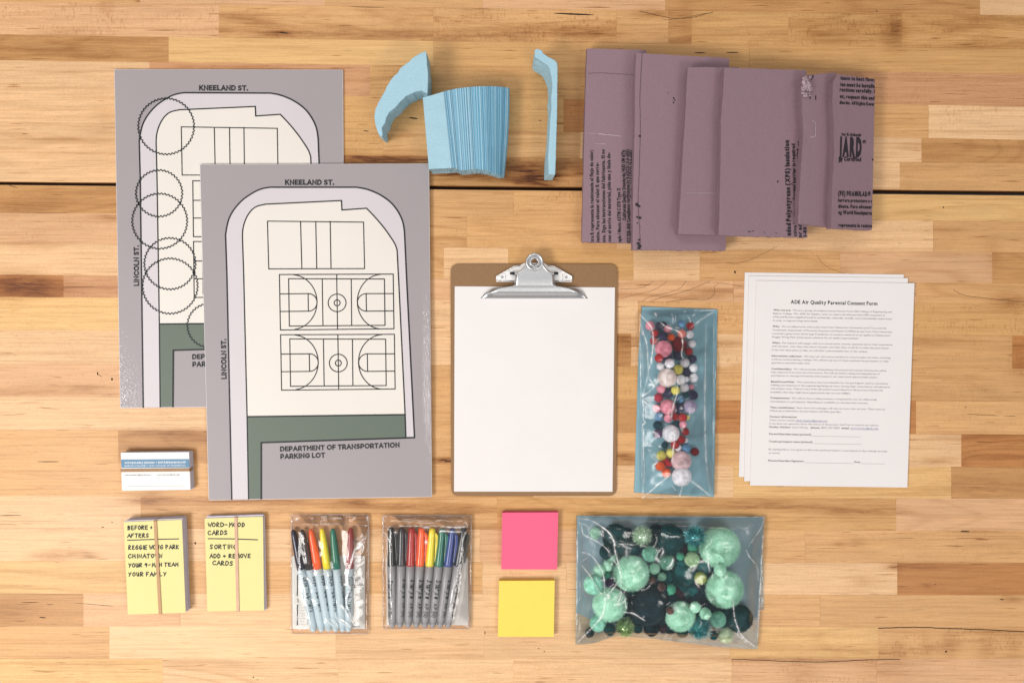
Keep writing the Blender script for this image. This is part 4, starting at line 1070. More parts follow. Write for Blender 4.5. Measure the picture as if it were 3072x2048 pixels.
hand(ink, 'SORTING', 842, 944, 1085, 34, w, .0); hand(ink, 'ADD + REMOVE', 842, 1023, 1205, 32, w, -.005); hand(ink, 'CARDS', 866, 1084, 1052, 34, w, .03)
band(CS(1068,672), CS(1087,1486), .0102, .0003, 12/2.904*.000452, BAND3, 'pinkish rubber band round the WORD-MOOD CARDS pile')

# ------------------------------------------------------------------ sticky pads
CB = crop(1460, 1500, 2.735)
for nm, c, pts, lb in (('p', (0.84, 0.125, 0.235), [(128,101),(587,99),(577,567),(120,565)], 'bright pink square pad of sticky notes above the yellow pad'),
                       ('y', (0.86, 0.64, 0.115), [(102,660),(558,657),(551,1118),(92,1117)], 'golden yellow square pad of sticky notes below the pink pad')):
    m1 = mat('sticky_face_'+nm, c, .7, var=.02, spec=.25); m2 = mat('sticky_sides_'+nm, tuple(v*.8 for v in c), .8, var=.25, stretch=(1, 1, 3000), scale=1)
    o = prism('sticky_note_pad', [m1, m2], [CB(*p) for p in pts], .0003, .0088, sidemat=True); tag(o, lb, 'sticky notes', 'square sticky note pads')

# ------------------------------------------------------------------ plastic film
def film_mat(name, tint, rough=.08, haze=.0, hazecol=(.6, .65, .68), bstr=.4, bsc=35, crease_glintcol=(.95, .95, .95), ior=1.34):
    m = bpy.data.materials.new(name); nt, N, L = nodes(m)
    out = N.new('ShaderNodeOutputMaterial')
    tr = N.new('ShaderNodeBsdfTransparent'); tr.inputs[0].default_value = (*tint, 1)
    gl = N.new('ShaderNodeBsdfGlossy'); gl.inputs['Roughness'].default_value = rough; gl.inputs[0].default_value = (1, 1, 1, 1)
    df = N.new('ShaderNodeBsdfDiffuse'); df.inputs[0].default_value = (*hazecol, 1)
    dc = N.new('ShaderNodeBsdfDiffuse'); dc.inputs[0].default_value = (*crease_glintcol, 1)  # white diffuse paints the highlights along the film's folds
    fr = N.new('ShaderNodeFresnel'); fr.inputs[0].default_value = ior
    tc = N.new('ShaderNodeTexCoord'); no = N.new('ShaderNodeTexNoise'); no.inputs['Scale'].default_value = bsc; no.inputs['Detail'].default_value = 2.5; no.inputs['Distortion'].default_value = 1.2
    L.new(tc.outputs['Object'], no.inputs['Vector'])
    bp = N.new('ShaderNodeBump'); bp.inputs['Strength'].default_value = bstr; bp.inputs['Distance'].default_value = .01; L.new(no.outputs['Fac'], bp.inputs['Height'])
    L.new(bp.outputs[0], fr.inputs['Normal']); L.new(bp.outputs[0], gl.inputs['Normal'])
    m1 = N.new('ShaderNodeMixShader'); m1.inputs[0].default_value = haze; L.new(tr.outputs[0], m1.inputs[1]); L.new(df.outputs[0], m1.inputs[2])
    at = N.new('ShaderNodeAttribute'); at.attribute_name = 'crease_glint'
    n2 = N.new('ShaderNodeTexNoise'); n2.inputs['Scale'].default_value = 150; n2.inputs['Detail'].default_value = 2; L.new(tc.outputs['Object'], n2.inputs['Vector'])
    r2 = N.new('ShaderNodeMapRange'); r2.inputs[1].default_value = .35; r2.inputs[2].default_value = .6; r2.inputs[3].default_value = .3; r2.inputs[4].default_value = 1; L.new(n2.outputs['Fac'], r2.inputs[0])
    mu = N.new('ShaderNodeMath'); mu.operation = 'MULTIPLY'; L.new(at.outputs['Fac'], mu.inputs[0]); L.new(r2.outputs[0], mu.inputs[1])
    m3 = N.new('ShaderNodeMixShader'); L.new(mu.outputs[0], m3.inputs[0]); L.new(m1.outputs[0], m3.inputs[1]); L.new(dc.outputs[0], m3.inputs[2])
    m2 = N.new('ShaderNodeMixShader'); L.new(fr.outputs[0], m2.inputs[0]); L.new(m3.outputs[0], m2.inputs[1]); L.new(gl.outputs[0], m2.inputs[2])
    L.new(m2.outputs[0], out.inputs[0]); return m

def seg_dist(P, a, b):
    a = np.array(a); b = np.array(b); ab = b-a; t = np.clip(((P-a)@ab)/(ab@ab+1e-12), 0, 1)
    return np.linalg.norm(P-(a+t[:, None]*ab), axis=1)
def film(name, corners, blobs, creases, m, parent, nu=150, nv=150, slope=.9, edge=.0012, blur=3, zmin=.0012, cw=1.6, edgefn=None, noise=.0006, gap=.0009, tent=0):
    """clear sheet draped over blobs [(x,y,ztop,r)] (world), with creases [(polyline px, width px, strength)], their glints painted white"""
    PX = np.zeros((nv+1, nu+1, 2))
    for j in range(nv+1):
        for i in range(nu+1):
            p = bil(corners, i/nu, j/nv)
            if edgefn: p = edgefn(i/nu, j/nv, p)
            PX[j, i] = p
    flat = PX.reshape(-1, 2)
    X = np.array([W(p[0], p[1], 0.012)[:2] for p in flat])
    Z = np.full(len(X), zmin)
    for (bx, by, bz, br) in blobs:
        d = np.hypot(X[:, 0]-bx, X[:, 1]-by)
        h = bz-np.maximum(0, d-br*.35)*slope*.6-np.maximum(0, d-br)*slope
        Z = np.maximum(Z, h)
    Z = Z.reshape(nv+1, nu+1)
    U, Vv = np.meshgrid(np.arange(nu+1)/nu, np.arange(nv+1)/nv)
    size = np.array([np.linalg.norm(np.array(corners[1])-np.array(corners[0])), np.linalg.norm(np.array(corners[3])-np.array(corners[0]))])*.000452
    ed = np.minimum(np.minimum(U, 1-U)*size[0], np.minimum(Vv, 1-Vv)*size[1])
    Z = np.minimum(Z, zmin+ed*1.6)
    for _ in range(tent):
        Zp = np.pad(Z, 1, mode='edge'); Z = np.maximum(Z, (Zp[:-2, 1:-1]+Zp[2:, 1:-1]+Zp[1:-1, :-2]+Zp[1:-1, 2:])/4)
    for _ in range(blur):
        Zp = np.pad(Z, 1, mode='edge'); Z = (Zp[:-2, 1:-1]+Zp[2:, 1:-1]+Zp[1:-1, :-2]+Zp[1:-1, 2:]+2*Zp[1:-1, 1:-1])/6
    Z = Z.ravel()+gap
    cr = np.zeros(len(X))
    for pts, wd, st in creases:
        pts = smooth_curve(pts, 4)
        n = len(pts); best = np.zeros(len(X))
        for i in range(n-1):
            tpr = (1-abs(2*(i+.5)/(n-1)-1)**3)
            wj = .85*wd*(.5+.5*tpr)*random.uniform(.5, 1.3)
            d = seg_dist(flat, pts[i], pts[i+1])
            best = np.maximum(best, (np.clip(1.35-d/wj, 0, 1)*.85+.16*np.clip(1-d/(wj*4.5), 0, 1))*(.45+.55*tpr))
        cr = np.maximum(cr, best*st); Z = Z+best*.0005  # mask for the painted highlight, plus a small real ridge
    V = []
    for k, p in enumerate(flat):
        q = W(p[0], p[1], float(Z[k])); q.z += noise*mnoise.noise(Vector((q.x*70, q.y*70, 2))); V.append(q)
    n1 = nu+1; Fc = []
    for j in range(nv):
        for i in range(nu):
            q = j*n1+i; Fc.append((q, q+n1, q+n1+1, q+1))
    o = mk(name, V, Fc, m, parent, smooth=True)
    at = o.data.attributes.new('crease_glint', 'FLOAT', 'POINT'); at.data.foreach_set('value', np.clip(cr, 0, 1).astype(np.float32))
    return o

# ------------------------------------------------------------------ markers in pouches
CM = crop(840, 1520, 3.92)
SILV = mat('silver_grey_barrel', (0.33, 0.325, 0.34), .42, .1, var=.05, scale=200)
PALE = mat('pale_blue_grey_barrel', (0.50, 0.60, 0.65), .45, var=.04, scale=200)
CAPC = {'black': (.012, .013, .015), 'navy': (.022, .022, .045), 'charcoal': (.028, .028, .038), 'brown': (.028, .018, .016), 'dark red': (.26, .016, .016), 'red': (.40, .02, .014),
        'orange': (.88, .12, .02), 'yellow': (.88, .72, .03), 'green': (.008, .17, .11), 'blue': (.02, .055, .28)}
capm = {k: mat('cap_'+k.replace(' ', '_'), v, .28, var=.04, scale=300, coat=.3) for k, v in CAPC.items()}
def lathe(name, m, a, b, prof, parent, n=22, squash=1.0):
    """a,b world ends; prof [(t along 0..1, radius)]"""
    ax = b-a; Lh = ax.length; t = ax.normalized(); s = t.cross(Vector((0, 0, 1))).normalized(); u = s.cross(t).normalized()
    V = []; Fc = []
    for (tt, r) in prof:
        c = a+ax*tt
        for k in range(n):
            th = 2*math.pi*k/n; V.append(c+s*r*math.cos(th)+u*r*math.sin(th))
    for i in range(len(prof)-1):
        for k in range(n):
            q = (k+1) % n; Fc.append((i*n+k, i*n+q, (i+1)*n+q, (i+1)*n+k))
    Fc.append(tuple(range(n))[::-1]); Fc.append(tuple((len(prof)-1)*n+k for k in range(n)))
    o = mk(name, V, Fc, m, parent, smooth=True); fix_normals(o)
    return o
def marker(tip, end, capf, col, style, label, group, zb_, texts):
    R_ = .0060 if style == 'fine' else .0058
    zc = zb_+R_
    a = W(*CM(*tip), zc); b = W(*CM(*end), zc)
    root = thing('marker_pen', (b.x, b.y, zb_), label, 'marker', group)
    if style == 'fine':
        cp = [(0, .0022), (.006, .0036), (.02, .0044), (.06, .0047), (capf*.5, .0051), (capf*.97, R_), (capf, R_)]
    else:
        cp = [(0, .0010), (.006, .0021), (.02, .0031), (.06, .0040), (capf*.45, .0051), (capf*.8, R_), (capf, R_)]
    co = lathe('cap', capm[col], a, b, cp, root)
    br = [(capf+.001, R_-.0003), (capf+.003, R_-.00005), (.55, R_-.0001), (.90, R_-.0003), (.93, .0052), (.965, .0046), (.985, .0040), (.997, .0028), (1, .0010)]
    lathe('barrel', SILV if style == 'fine' else PALE, a, b, br, root)
    ax = (b-a); t = ax.normalized(); s = t.cross(Vector((0, 0, 1))).normalized(); Lh = ax.length
    if style == 'fine':
        # pocket clip on the right side of the cap
        sd = -s if s.x < 0 else s
        V = []; Fc = []
        pr = [(.045, .0050, .0016), (.07, .0072, .0024), (.12, .0080, .0024), (.25, .0084, .0022), (.33, .0086, .0020), (.342, .0084, .0012)]
        for (tt, off, hw) in pr:
            c = a+ax*tt
            for (q, zz) in ((off-hw, -.0010), (off+hw*.6, -.0008), (off+hw*.6, .0012), (off-hw, .0018)): V.append(c+sd*q+Vector((0, 0, zz)))
        for i in range(len(pr)-1):
            for k in range(4):
                q = (k+1) % 4; Fc.append((i*4+k, i*4+q, (i+1)*4+q, (i+1)*4+k))
        Fc.append((0, 1, 2, 3)); Fc.append(tuple(4*(len(pr)-1)+k for k in range(4)))
        o = mk('pocket_clip', V, Fc, capm[col], co if False else root); fix_normals(o); bevel(o, .0004)
    # lettering on the barrel (runs from cap towards the end)
    if texts:
        ink = Ink(0)
        def mp_gen(rot):
            def mp_(x, y, dz):     # x metres along axis from cap tip, y metres around
                th = (y/R_)+rot
                c = a+t*x
                sd = -s if s.x < 0 else s
                return c+sd*math.sin(th)*(R_+.00012+dz)+Vector((0, 0, 1))*math.cos(th)*(R_+.00012+dz)
            return mp_
        for (s_, st, cap, wid, rot, bold, shear) in texts:
            V_, F_, w_ = text_mesh(s_, bold, shear); base = len(ink.V); mp_ = mp_gen(rot); dz = ink.bump()
            for vx, vy in V_: ink.V.append(mp_(st*Lh+vx*wid/w_, vy*cap, dz))
            mk('printed_lettering', ink.V[base:], F_, INK, root)
    return a, b, zc+R_

def pouch(corners, label, cardpts, cardlabel, creases, mk_list, style, zcard):
    c0 = W(*corners[3], 0)
    root = thing('plastic_pouch', (c0.x, c0.y, 0), label, 'pouch', 'clear plastic marker pouches')
    FM = FILM_CLEAR
    back = film('back_film', corners, [], [], FM_BACK, root, 30, 40, zmin=.0002, gap=.0001, noise=.0001)
    card = prism('insert_card', CARDW, cardpts, .0006, .0010); tag(card, cardlabel, 'card', 'white insert cards in the marker pouches')
    blobs = []
    for (tip, end, col, texts, lb, grp) in mk_list:
        a, b, zt_ = marker(tip, end, .375 if style == 'fine' else .385, col, style, lb, grp, .0013, texts)
        for k in range(22):
            p = a.lerp(b, k/21); blobs.append((p.x, p.y, zt_-(.003 if k == 0 else 0), .0058))
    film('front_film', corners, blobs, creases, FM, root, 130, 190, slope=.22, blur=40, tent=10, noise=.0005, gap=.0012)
    return root, card
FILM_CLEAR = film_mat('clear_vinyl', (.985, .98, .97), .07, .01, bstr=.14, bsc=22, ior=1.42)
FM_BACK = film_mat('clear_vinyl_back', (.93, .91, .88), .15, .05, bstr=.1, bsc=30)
K = lambda pts: [CM(*p) for p in pts]
def sharp(rot, rot2=None):
    L_ = [('Sharpie', .505, .0076, .0270, rot, .03, .4), ('Permanent Marker', .52, .0019, .0190, rot+.8, .01, 0), ('AP', .74, .0045, .009, rot, .01, 0), ('(U)', .825, .0055, .008, rot, .03, 0)]
    return L_
def vis(rot): return [('Expo Vis-à-Vis', .455, .0052, .0420, rot, .035, .0), ('WET ERASE', .47, .0026, .0180, rot+.8, .02, 0), ('AP U', .735, .005, .009, rot, .03, 0)]
g2 = 'silver grey markers in the wider pouch'; g1 = 'pale blue-grey markers in the narrower pouch'
m2 = [((1305,238),(1322,1415),'black',sharp(-.9),'black-capped grey marker at the left end of the wider pouch',g2),
 ((1432,238),(1410,1412),'charcoal',sharp(.6),'dark charcoal-capped grey marker second from left in the wider pouch',g2),
 ((1548,242),(1508,1412),'red',sharp(.3),'red-capped grey marker in the wider pouch of eight',g2),
 ((1668,242),(1603,1412),'orange',sharp(.2),'orange-capped grey marker in the wider pouch of eight',g2),
 ((1793,247),(1702,1412),'yellow',sharp(-.3),'yellow-capped grey marker in the wider pouch of eight',g2),
 ((1912,250),(1792,1412),'green',sharp(-.2),'green-capped grey marker in the wider pouch of eight',g2),
 ((2032,250),(1880,1412),'blue',sharp(.5),'blue-capped grey marker in the wider pouch of eight',g2),
 ((2165,242),(1972,1412),'black',sharp(.3),'black-capped grey marker leaning at the right end of the wider pouch',g2)]
m1 = [((152,264),(400,1462),'navy',vis(.3),'navy-capped pale marker at the left end of the narrower pouch',g1),
 ((258,262),(495,1462),'brown',vis(.6),'very dark brown-capped pale marker second from left in the narrower pouch',g1),
 ((358,258),(578,1455),'orange',vis(.8),'orange-capped pale marker in the narrower pouch of six',g1),
 ((490,250),(660,1460),'yellow',vis(.5),'yellow-capped pale marker in the narrower pouch of six',g1),
 ((618,250),(742,1462),'green',vis(1.0),'green-capped pale marker in the narrower pouch of six',g1),
 ((832,242),(805,1462),'dark red',vis(-.2),'dark red-capped pale marker at the right, apart from the others, in the narrower pouch',g1)]
cr1 = [(K([(1022,100),(1030,180)]),1.3,.7),(K([(1032,280),(1010,360),(985,440)]),1.5,.7),(K([(985,372),(940,410),(905,455)]),5,.95),(K([(980,400),(930,470),(880,500)]),5,.95),(K([(965,430),(985,470),(965,540)]),1.8,.8),
 (K([(890,480),(860,560),(838,650),(812,740)]),2.4,.95),(K([(812,740),(795,820),(800,900),(826,960)]),3.0,.9),(K([(826,960),(800,1040),(778,1100),(800,1200),(872,1365)]),1.5,.85),
 (K([(672,1120),(745,1180),(800,1290)]),2.6,.95),(K([(700,1150),(770,1230),(860,1370)]),2.0,.9),(K([(650,1262),(715,1320),(780,1360),(828,1405)]),3.0,.95),(K([(650,1262),(690,1340),(820,1410)]),1.3,.8),
 (K([(545,1310),(620,1330),(668,1380),(682,1440)]),1.6,.85),(K([(540,1310),(590,1370),(620,1400)]),1.6,.8),(K([(525,1420),(560,1450),(600,1445)]),2.4,.9),(K([(630,1440),(660,1452)]),2.2,.9),
 (K([(242,822),(262,860),(292,960),(300,1100),(350,1330),(362,1440)]),1.2,.8),(K([(190,782),(280,800),(340,850),(375,905),(350,880),(300,830),(240,820)]),1.3,.8),(K([(505,740),(560,765),(572,800),(545,812),(520,780)]),2.2,.85),(K([(612,660),(620,720)]),2.6,.85),
 (K([(150,1385),(220,1435),(300,1425),(360,1460)]),1.6,.8),(K([(150,1000),(165,1150),(200,1300),(230,1370)]),1.2,.6),(K([(190,140),(196,146)]),2.6,.8),
 (K([(135,100),(130,700),(140,1440)]),.9,.35),(K([(1040,110),(1035,700),(1025,1470)]),.9,.35),(K([(140,1485),(600,1490),(1025,1485)]),.9,.4),(K([(140,92),(600,88),(1035,92)]),.9,.35),(K([(140,213),(420,205),(1030,215)]),.8,.3)]
cr2 = [(K([(1205,108),(1215,150),(1228,170)]),1.5,.7),(K([(1235,110),(1262,118)]),1.4,.7),(K([(1215,232),(1500,225),(1900,228),(2200,236)]),1.1,.65),(K([(1672,228),(1700,240),(1760,240)]),2.0,.8),(K([(1900,230),(2060,238),(2190,232)]),2.4,.85),
 (K([(1880,300),(1895,282),(1960,288),(2060,292),(2140,290)]),2.2,.95),(K([(2190,290),(2150,380),(2135,500),(2105,680)]),2.2,.95),(K([(2105,680),(2070,850),(2030,1000),(2005,1180),(1985,1395)]),2.0,.9),(K([(2105,680),(2070,900),(2040,1080),(2015,1200),(2010,1320),(2035,1380)]),1.1,.7),
 (K([(1200,285),(1240,310),(1262,350),(1285,430),(1292,560),(1296,800),(1300,1100)]),1.3,.75),(K([(1225,345),(1255,390),(1262,520),(1250,700)]),1.5,.6),(K([(1262,245),(1275,262),(1262,270)]),2.0,.8),(K([(1352,280),(1364,296),(1354,300)]),2.2,.8),
 (K([(1250,1330),(1280,1390),(1320,1410)]),1.4,.7),(K([(2150,1385),(2200,1400),(2222,1420)]),1.6,.7),(K([(1240,1390),(1260,1420)]),1.8,.7),(K([(1718,390),(1722,430)]),2.4,.8),(K([(1240,520),(1242,640),(1235,900)]),1.0,.4),
 (K([(1208,100),(1700,98),(2248,100)]),.9,.35),(K([(2250,110),(2245,700),(2232,1425)]),.9,.4),(K([(1220,1430),(1700,1436),(2230,1430)]),.9,.4),(K([(1207,110),(1205,700),(1218,1425)]),.9,.35),(K([(1450,125),(1480,150),(1600,130)]),1.1,.4),(K([(1600,185),(1700,190),(1820,190)]),1.1,.4),(K([(2160,190),(2190,185),(2210,240)]),1.4,.6)]
p1, card1 = pouch(K([(128,86),(1048,88),(1036,1494),(126,1490)]), 'narrower clear pouch holding six markers with pale blue-grey barrels', K([(140,575),(1000,572),(1000,1432),(148,1432)]),
      'white insert card with ruler scale and small print in the narrower marker pouch', cr1, m1, 'vis', 0)
p2, card2 = pouch(K([(1203,98),(2252,98),(2236,1434),(1216,1436)]), 'wider clear pouch holding eight markers with silver grey barrels', K([(1250,600),(2212,600),(2216,1388),(1254,1388)]),
      'plain white insert card showing right of the markers in the wider pouch', cr2, m2, 'fine', 0)
ink = Ink(.0012)
for k in range(9): ink.ribbon([CM(215,1120+k*32), CM(318 if k % 2 == 0 else 285,1118+k*32)], .5)
ink.ribbon([CM(318,1090),CM(322,1385)], .5); ink.build('ruler_scale', INKSOFT, card1); ink = Ink(.0012); ink.text('3', *CM(200,1115), 9, None, 0, .01); ink.build('ruler_number', INK, card1); ink = Ink(.0012)
for a_, b_ in ((1385,1300),(1292,1230),(1222,1150),(1040,960),(950,905),(895,850),(840,800)):
    ink.ribbon([CM(203,a_), CM(206,b_)], 3.2)
    ink.build('bold_print', INK, card1); ink = Ink(.0012)
x = 750
ink.ribbon(K([(750,760),(968,758),(970,968),(752,970)]), .5, True); ink.text('NTEY', *CM(868,800), 4.6, 14, 0, .03)
for k in range(7): ink.ribbon([CM(864,822+k*20), CM(940-(k % 3)*9,821+k*20)], 1.1)
ink.build('small_print_box', INKSOFT, card1); ink = Ink(.0012); ink.text('MADE IN U.S.A.', *CM(850,1410), 2.6, 24, 0, .02)
ink.build('small_print', INKSOFT, card1)
# moulded hang tab on pouch 1 and seam on both
CLEARR = film_mat('clear_moulded_rim', (.97, .96, .95), .1, .06, hazecol=(.8, .78, .76), bstr=.1)
def rim(root, pts, r, nm, closed=True):
    P = [W(*CM(*p), .0022) for p in (pts+[pts[0]] if closed else pts)]
    o = tube(nm, CLEARR, P, r, root, 6)
    at = o.data.attributes.new('crease_glint', 'FLOAT', 'POINT'); at.data.foreach_set('value', [.25]*len(o.data.vertices))
def rr_(x0, y0, x1, y1, r): return roundrect([(x0,y0),(x1,y0),(x1,y1),(x0,y1)], r, 4)
rim(p1, rr_(400,92,785,206,14), .0004, 'hang_tab'); rim(p1, rr_(478,130,732,190,18), .0005, 'hang_slot')
rim(p1, rr_(130,88,1046,1492,40), .0005, 'welded_seam'); rim(p2, rr_(1206,100,2248,1434,40), .0005, 'welded_seam')

# ------------------------------------------------------------------ pom-poms
def pom_mesh(name, sub, nfib, flen, fw, seed, core=.94, shiny=False):
    r = random.Random(seed); bm = bmesh.new(); bmesh.ops.create_icosphere(bm, subdivisions=sub, radius=1.0)
    for v in bm.verts:
        d = v.co.normalized(); k = core+.13*mnoise.noise(d*1.7+Vector((seed, 0, 0)))+.02*mnoise.noise(d*6+Vector((seed, 3, 0)))+.014*mnoise.noise(d*11+Vector((seed, 3, 9)))
        v.co = d*k
    for f in bm.faces: f.smooth = True
    for i in range(nfib):
        d = Vector((r.gauss(0, 1), r.gauss(0, 1), r.gauss(0, 1))).normalized()
        s = d.cross(Vector((r.gauss(0, 1), r.gauss(0, 1), r.gauss(0, 1)))).normalized()
        b0 = d*(core*.93); e = (d+s.cross(d)*r.gauss(0, .12)+s*r.gauss(0, .15))
        tip = e.normalized()*(core+flen*r.uniform(.3, 1.0))
        a = bm.verts.new(b0+s*fw); b = bm.verts.new(b0-s*fw); c = bm.verts.new(tip)
        f = bm.faces.new((a, b, c)); f.smooth = False
    me = bpy.data.meshes.new(name); bm.to_mesh(me); bm.free(); me.materials.append(None); return me
POMS = {'s': [pom_mesh('pompom_fluff_small', 3, 700, .30, .028, k) for k in range(3)], 'l': [pom_mesh('pompom_fluff_large', 5, 7000, .18, .013, 10+k) for k in range(3)],
        't': [pom_mesh('pompom_tinsel', 2, 900, .55, .03, 20+k, .62) for k in range(2)]}
PC = {'pink': (.86, .36, .45), 'pale pink': (.86, .64, .66), 'navy': (.045, .04, .09), 'red': (.48, .025, .03), 'dark red': (.24, .012, .018), 'crimson': (.50, .04, .08), 'blue': (.16, .34, .55), 'coral': (.80, .26, .20), 'white': (.86, .84, .88),
      'orange': (.78, .12, .03), 'cream': (.86, .74, .71), 'yellow': (.78, .70, .16), 'lavender': (.40, .33, .47), 'dark teal': (.012, .055, .075), 'purple': (.13, .07, .15),
      'mint': (.50, .82, .64), 'aqua': (.38, .76, .61), 'pale green': (.52, .70, .44), 'teal': (.018, .13, .135), 'deep teal': (.008, .06, .065), 'blackish teal': (.008, .028, .038), 'olive yellow': (.42, .45, .12), 'brown': (.17, .09, .08), 'green': (.10, .42, .27), 'dark brown': (.05, .02, .03), 'pale cream': (.66, .74, .52), 'plum': (.05, .02, .07), 'frosty green': (.45, .62, .40), 'lime': (.30, .45, .14)}
pm = {}
def pmat(c, tinsel=False):
    k = (c, tinsel)
    if k not in pm:
        if tinsel: pm[k] = mat('tinsel_'+c.replace(' ', '_'), {'teal': (.10, .40, .42), 'lime': (.45, .60, .28), 'frosty green': (.62, .78, .60)}[c], .28, .45, var=.5, scale=500)
        else: pm[k] = mat('fluff_'+c.replace(' ', '_'), PC[c], .95, var=.05, scale=3, bump=.15, bscale=25, sheen=.25, spec=.1)
    return pm[k]
ORD = ['', 'second', 'third', 'fourth', 'fifth', 'sixth', 'seventh', 'eighth', 'ninth', 'tenth', 'eleventh', 'twelfth', 'thirteenth', 'fourteenth', 'fifteenth', 'sixteenth', 'seventeenth', 'eighteenth', 'nineteenth', 'twentieth']
def place_poms(lst, cr, s, zbase, bagname, group, zcap):
    placed = []; recs = []
    for (x, y, r, c, *k) in lst:
        px, py = cr(x, y); R_ = r/s*.000452; kind = k[0] if k else ''
        tins = kind == 't'; big = R_ > .010
        sq = .62 if R_ > .016 else (.8 if big else 1.0)
        rz = R_*sq
        z = zbase+rz
        if kind != 'low':
            w0 = W(px, py, .01)
            for (qx, qy, qz, qr, qrz) in placed:
                d = math.hypot(w0.x-qx, w0.y-qy); S = R_+qr
                if d < S*.93: z = max(z, qz+math.sqrt(max(0, 1-(d/S)**2))*(rz+qrz)*.72)
        z = min(z, zcap-rz*.75)
        w = W(px, py, z); placed.append((w.x, w.y, z, R_, rz)); recs.append((x, y, R_, c, tins, big, w, rz))
    cls = {}
    for i, q in enumerate(recs): cls.setdefault((q[3], q[4], q[5]), []).append(i)
    lab = {}
    for (c, tins, big), ids in cls.items():
        ids.sort(key=lambda i: recs[i][1])
        adj = 'tinsel' if tins else ('large' if big else 'small')
        for n, i in enumerate(ids):
            if len(ids) == 1: lab[i] = f'only {adj} {c} pom-pom in the {bagname}'
            elif n == 0: lab[i] = f'topmost {adj} {c} pom-pom in the {bagname}'
            elif n == len(ids)-1: lab[i] = f'lowest {adj} {c} pom-pom in the {bagname}'
            else: lab[i] = f'{ORD[n]} {adj} {c} pom-pom counting from the top of the {bagname}'
    rd = random.Random(5); blobs = []
    for i, (x, y, R_, c, tins, big, w, rz) in enumerate(recs):
        me = rd.choice(POMS['t' if tins else ('l' if big else 's')])
        o = bpy.data.objects.new('pom_pom', me); COL.objects.link(o)
        o.material_slots[0].link = 'OBJECT'; o.material_slots[0].material = pmat(c, tins)
        o.location = w; o.scale = (R_, R_, rz) if not tins else (R_*1.05,)*3
        o.rotation_euler = (0, 0, rd.uniform(0, 6.28)) if big else (rd.uniform(0, 6), rd.uniform(0, 6), rd.uniform(0, 6))
        tag(o, lab[i], 'pom-pom', group); blobs.append((w.x, w.y, w.z+rz, R_))
    return blobs

CN = crop(1860, 900, 2.5294)
pn = [(300,195,30,'navy','low'),(330,190,26,'navy','low'),(228,195,34,'pink'),(362,220,30,'pink'),(467,182,28,'blue'),(535,195,30,'red'),(265,250,28,'red','low'),(325,280,40,'navy','low'),(362,440,40,'navy','low'),(450,335,58,'dark red'),(468,255,32,'coral'),
 (527,262,31,'white'),(388,283,28,'orange'),(258,310,30,'red','low'),(547,332,30,'white'),(522,390,30,'red'),(330,370,62,'pink'),(440,420,35,'navy','low'),(295,440,32,'red'),(550,447,32,'navy'),(307,502,30,'white'),(378,480,36,'white'),(492,475,36,'white'),
 (507,545,32,'navy','low'),(358,588,70,'cream'),(441,527,37,'yellow'),(557,515,32,'white'),(558,590,34,'white'),(500,600,24,'white','low'),(462,605,38,'white'),(541,658,22,'pink','low'),(490,665,34,'white'),(312,675,33,'pink'),(365,705,38,'navy','low'),(421,686,33,'yellow'),
 (556,722,36,'navy'),(292,740,34,'crimson'),(500,715,30,'dark teal','low'),(532,808,50,'lavender'),(447,820,38,'navy','low'),(362,810,56,'pink'),(456,748,30,'blue'),(277,820,30,'pink'),(510,890,20,'yellow','low'),(295,885,33,'blue'),(418,882,30,'red'),(365,895,33,'pink'),(475,890,33,'red'),
 (285,948,33,'dark teal'),(425,940,28,'dark teal','low'),(478,943,28,'pink'),(287,1015,36,'purple'),(386,1012,64,'white'),(495,998,30,'red'),(498,1062,20,'white','low'),(464,1058,32,'red'),(440,1120,28,'white','low'),(418,1095,33,'red'),(503,1125,34,'blue','low'),(568,1150,32,'dark red'),
 (340,1100,26,'dark teal','low'),(315,1180,38,'yellow'),(384,1160,36,'yellow'),(378,1238,24,'crimson','low'),(345,1228,34,'red','low'),(305,1258,36,'orange'),(351,1308,36,'orange'),(465,1220,74,'pale pink'),(468,1338,72,'white')]
KN = lambda pts: [CN(*p) for p in pts]
TEAL = mat('teal_craft_sheet', (0.205, 0.375, 0.44), .6, var=.06, scale=6, bump=.1, bscale=40)
SLATE = mat('slate_blue_craft_sheet', (0.225, 0.315, 0.36), .6, var=.06, scale=6, bump=.1, bscale=40)
s1 = prism('craft_sheet', TEAL, KN([(168,52),(738,72),(712,1492),(640,1480),(560,1488),(430,1470),(300,1466),(108,1456),(140,420)]), .0004, .0008); tag(s1, 'teal blue sheet lining the tall narrow pom-pom bag', 'craft sheet', 'coloured sheets inside the pom-pom bags')
bag1 = thing('plastic_bag', tuple(W(*CN(108,1460), 0)), 'tall narrow clear bag of multicoloured pom-poms on teal, right of the clipboard', 'plastic bag', 'clear bags of pom-poms')
blobs = place_poms(pn, CN, 2.5294, .0012, 'tall narrow bag', 'pom-poms in the tall narrow bag', .026)
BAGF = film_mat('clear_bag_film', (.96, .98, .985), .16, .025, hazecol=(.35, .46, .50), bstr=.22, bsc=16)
BAGB = film_mat('bag_back_film', (.80, .88, .90), .2, .25, hazecol=(.30, .38, .42), bstr=.2, bsc=20)
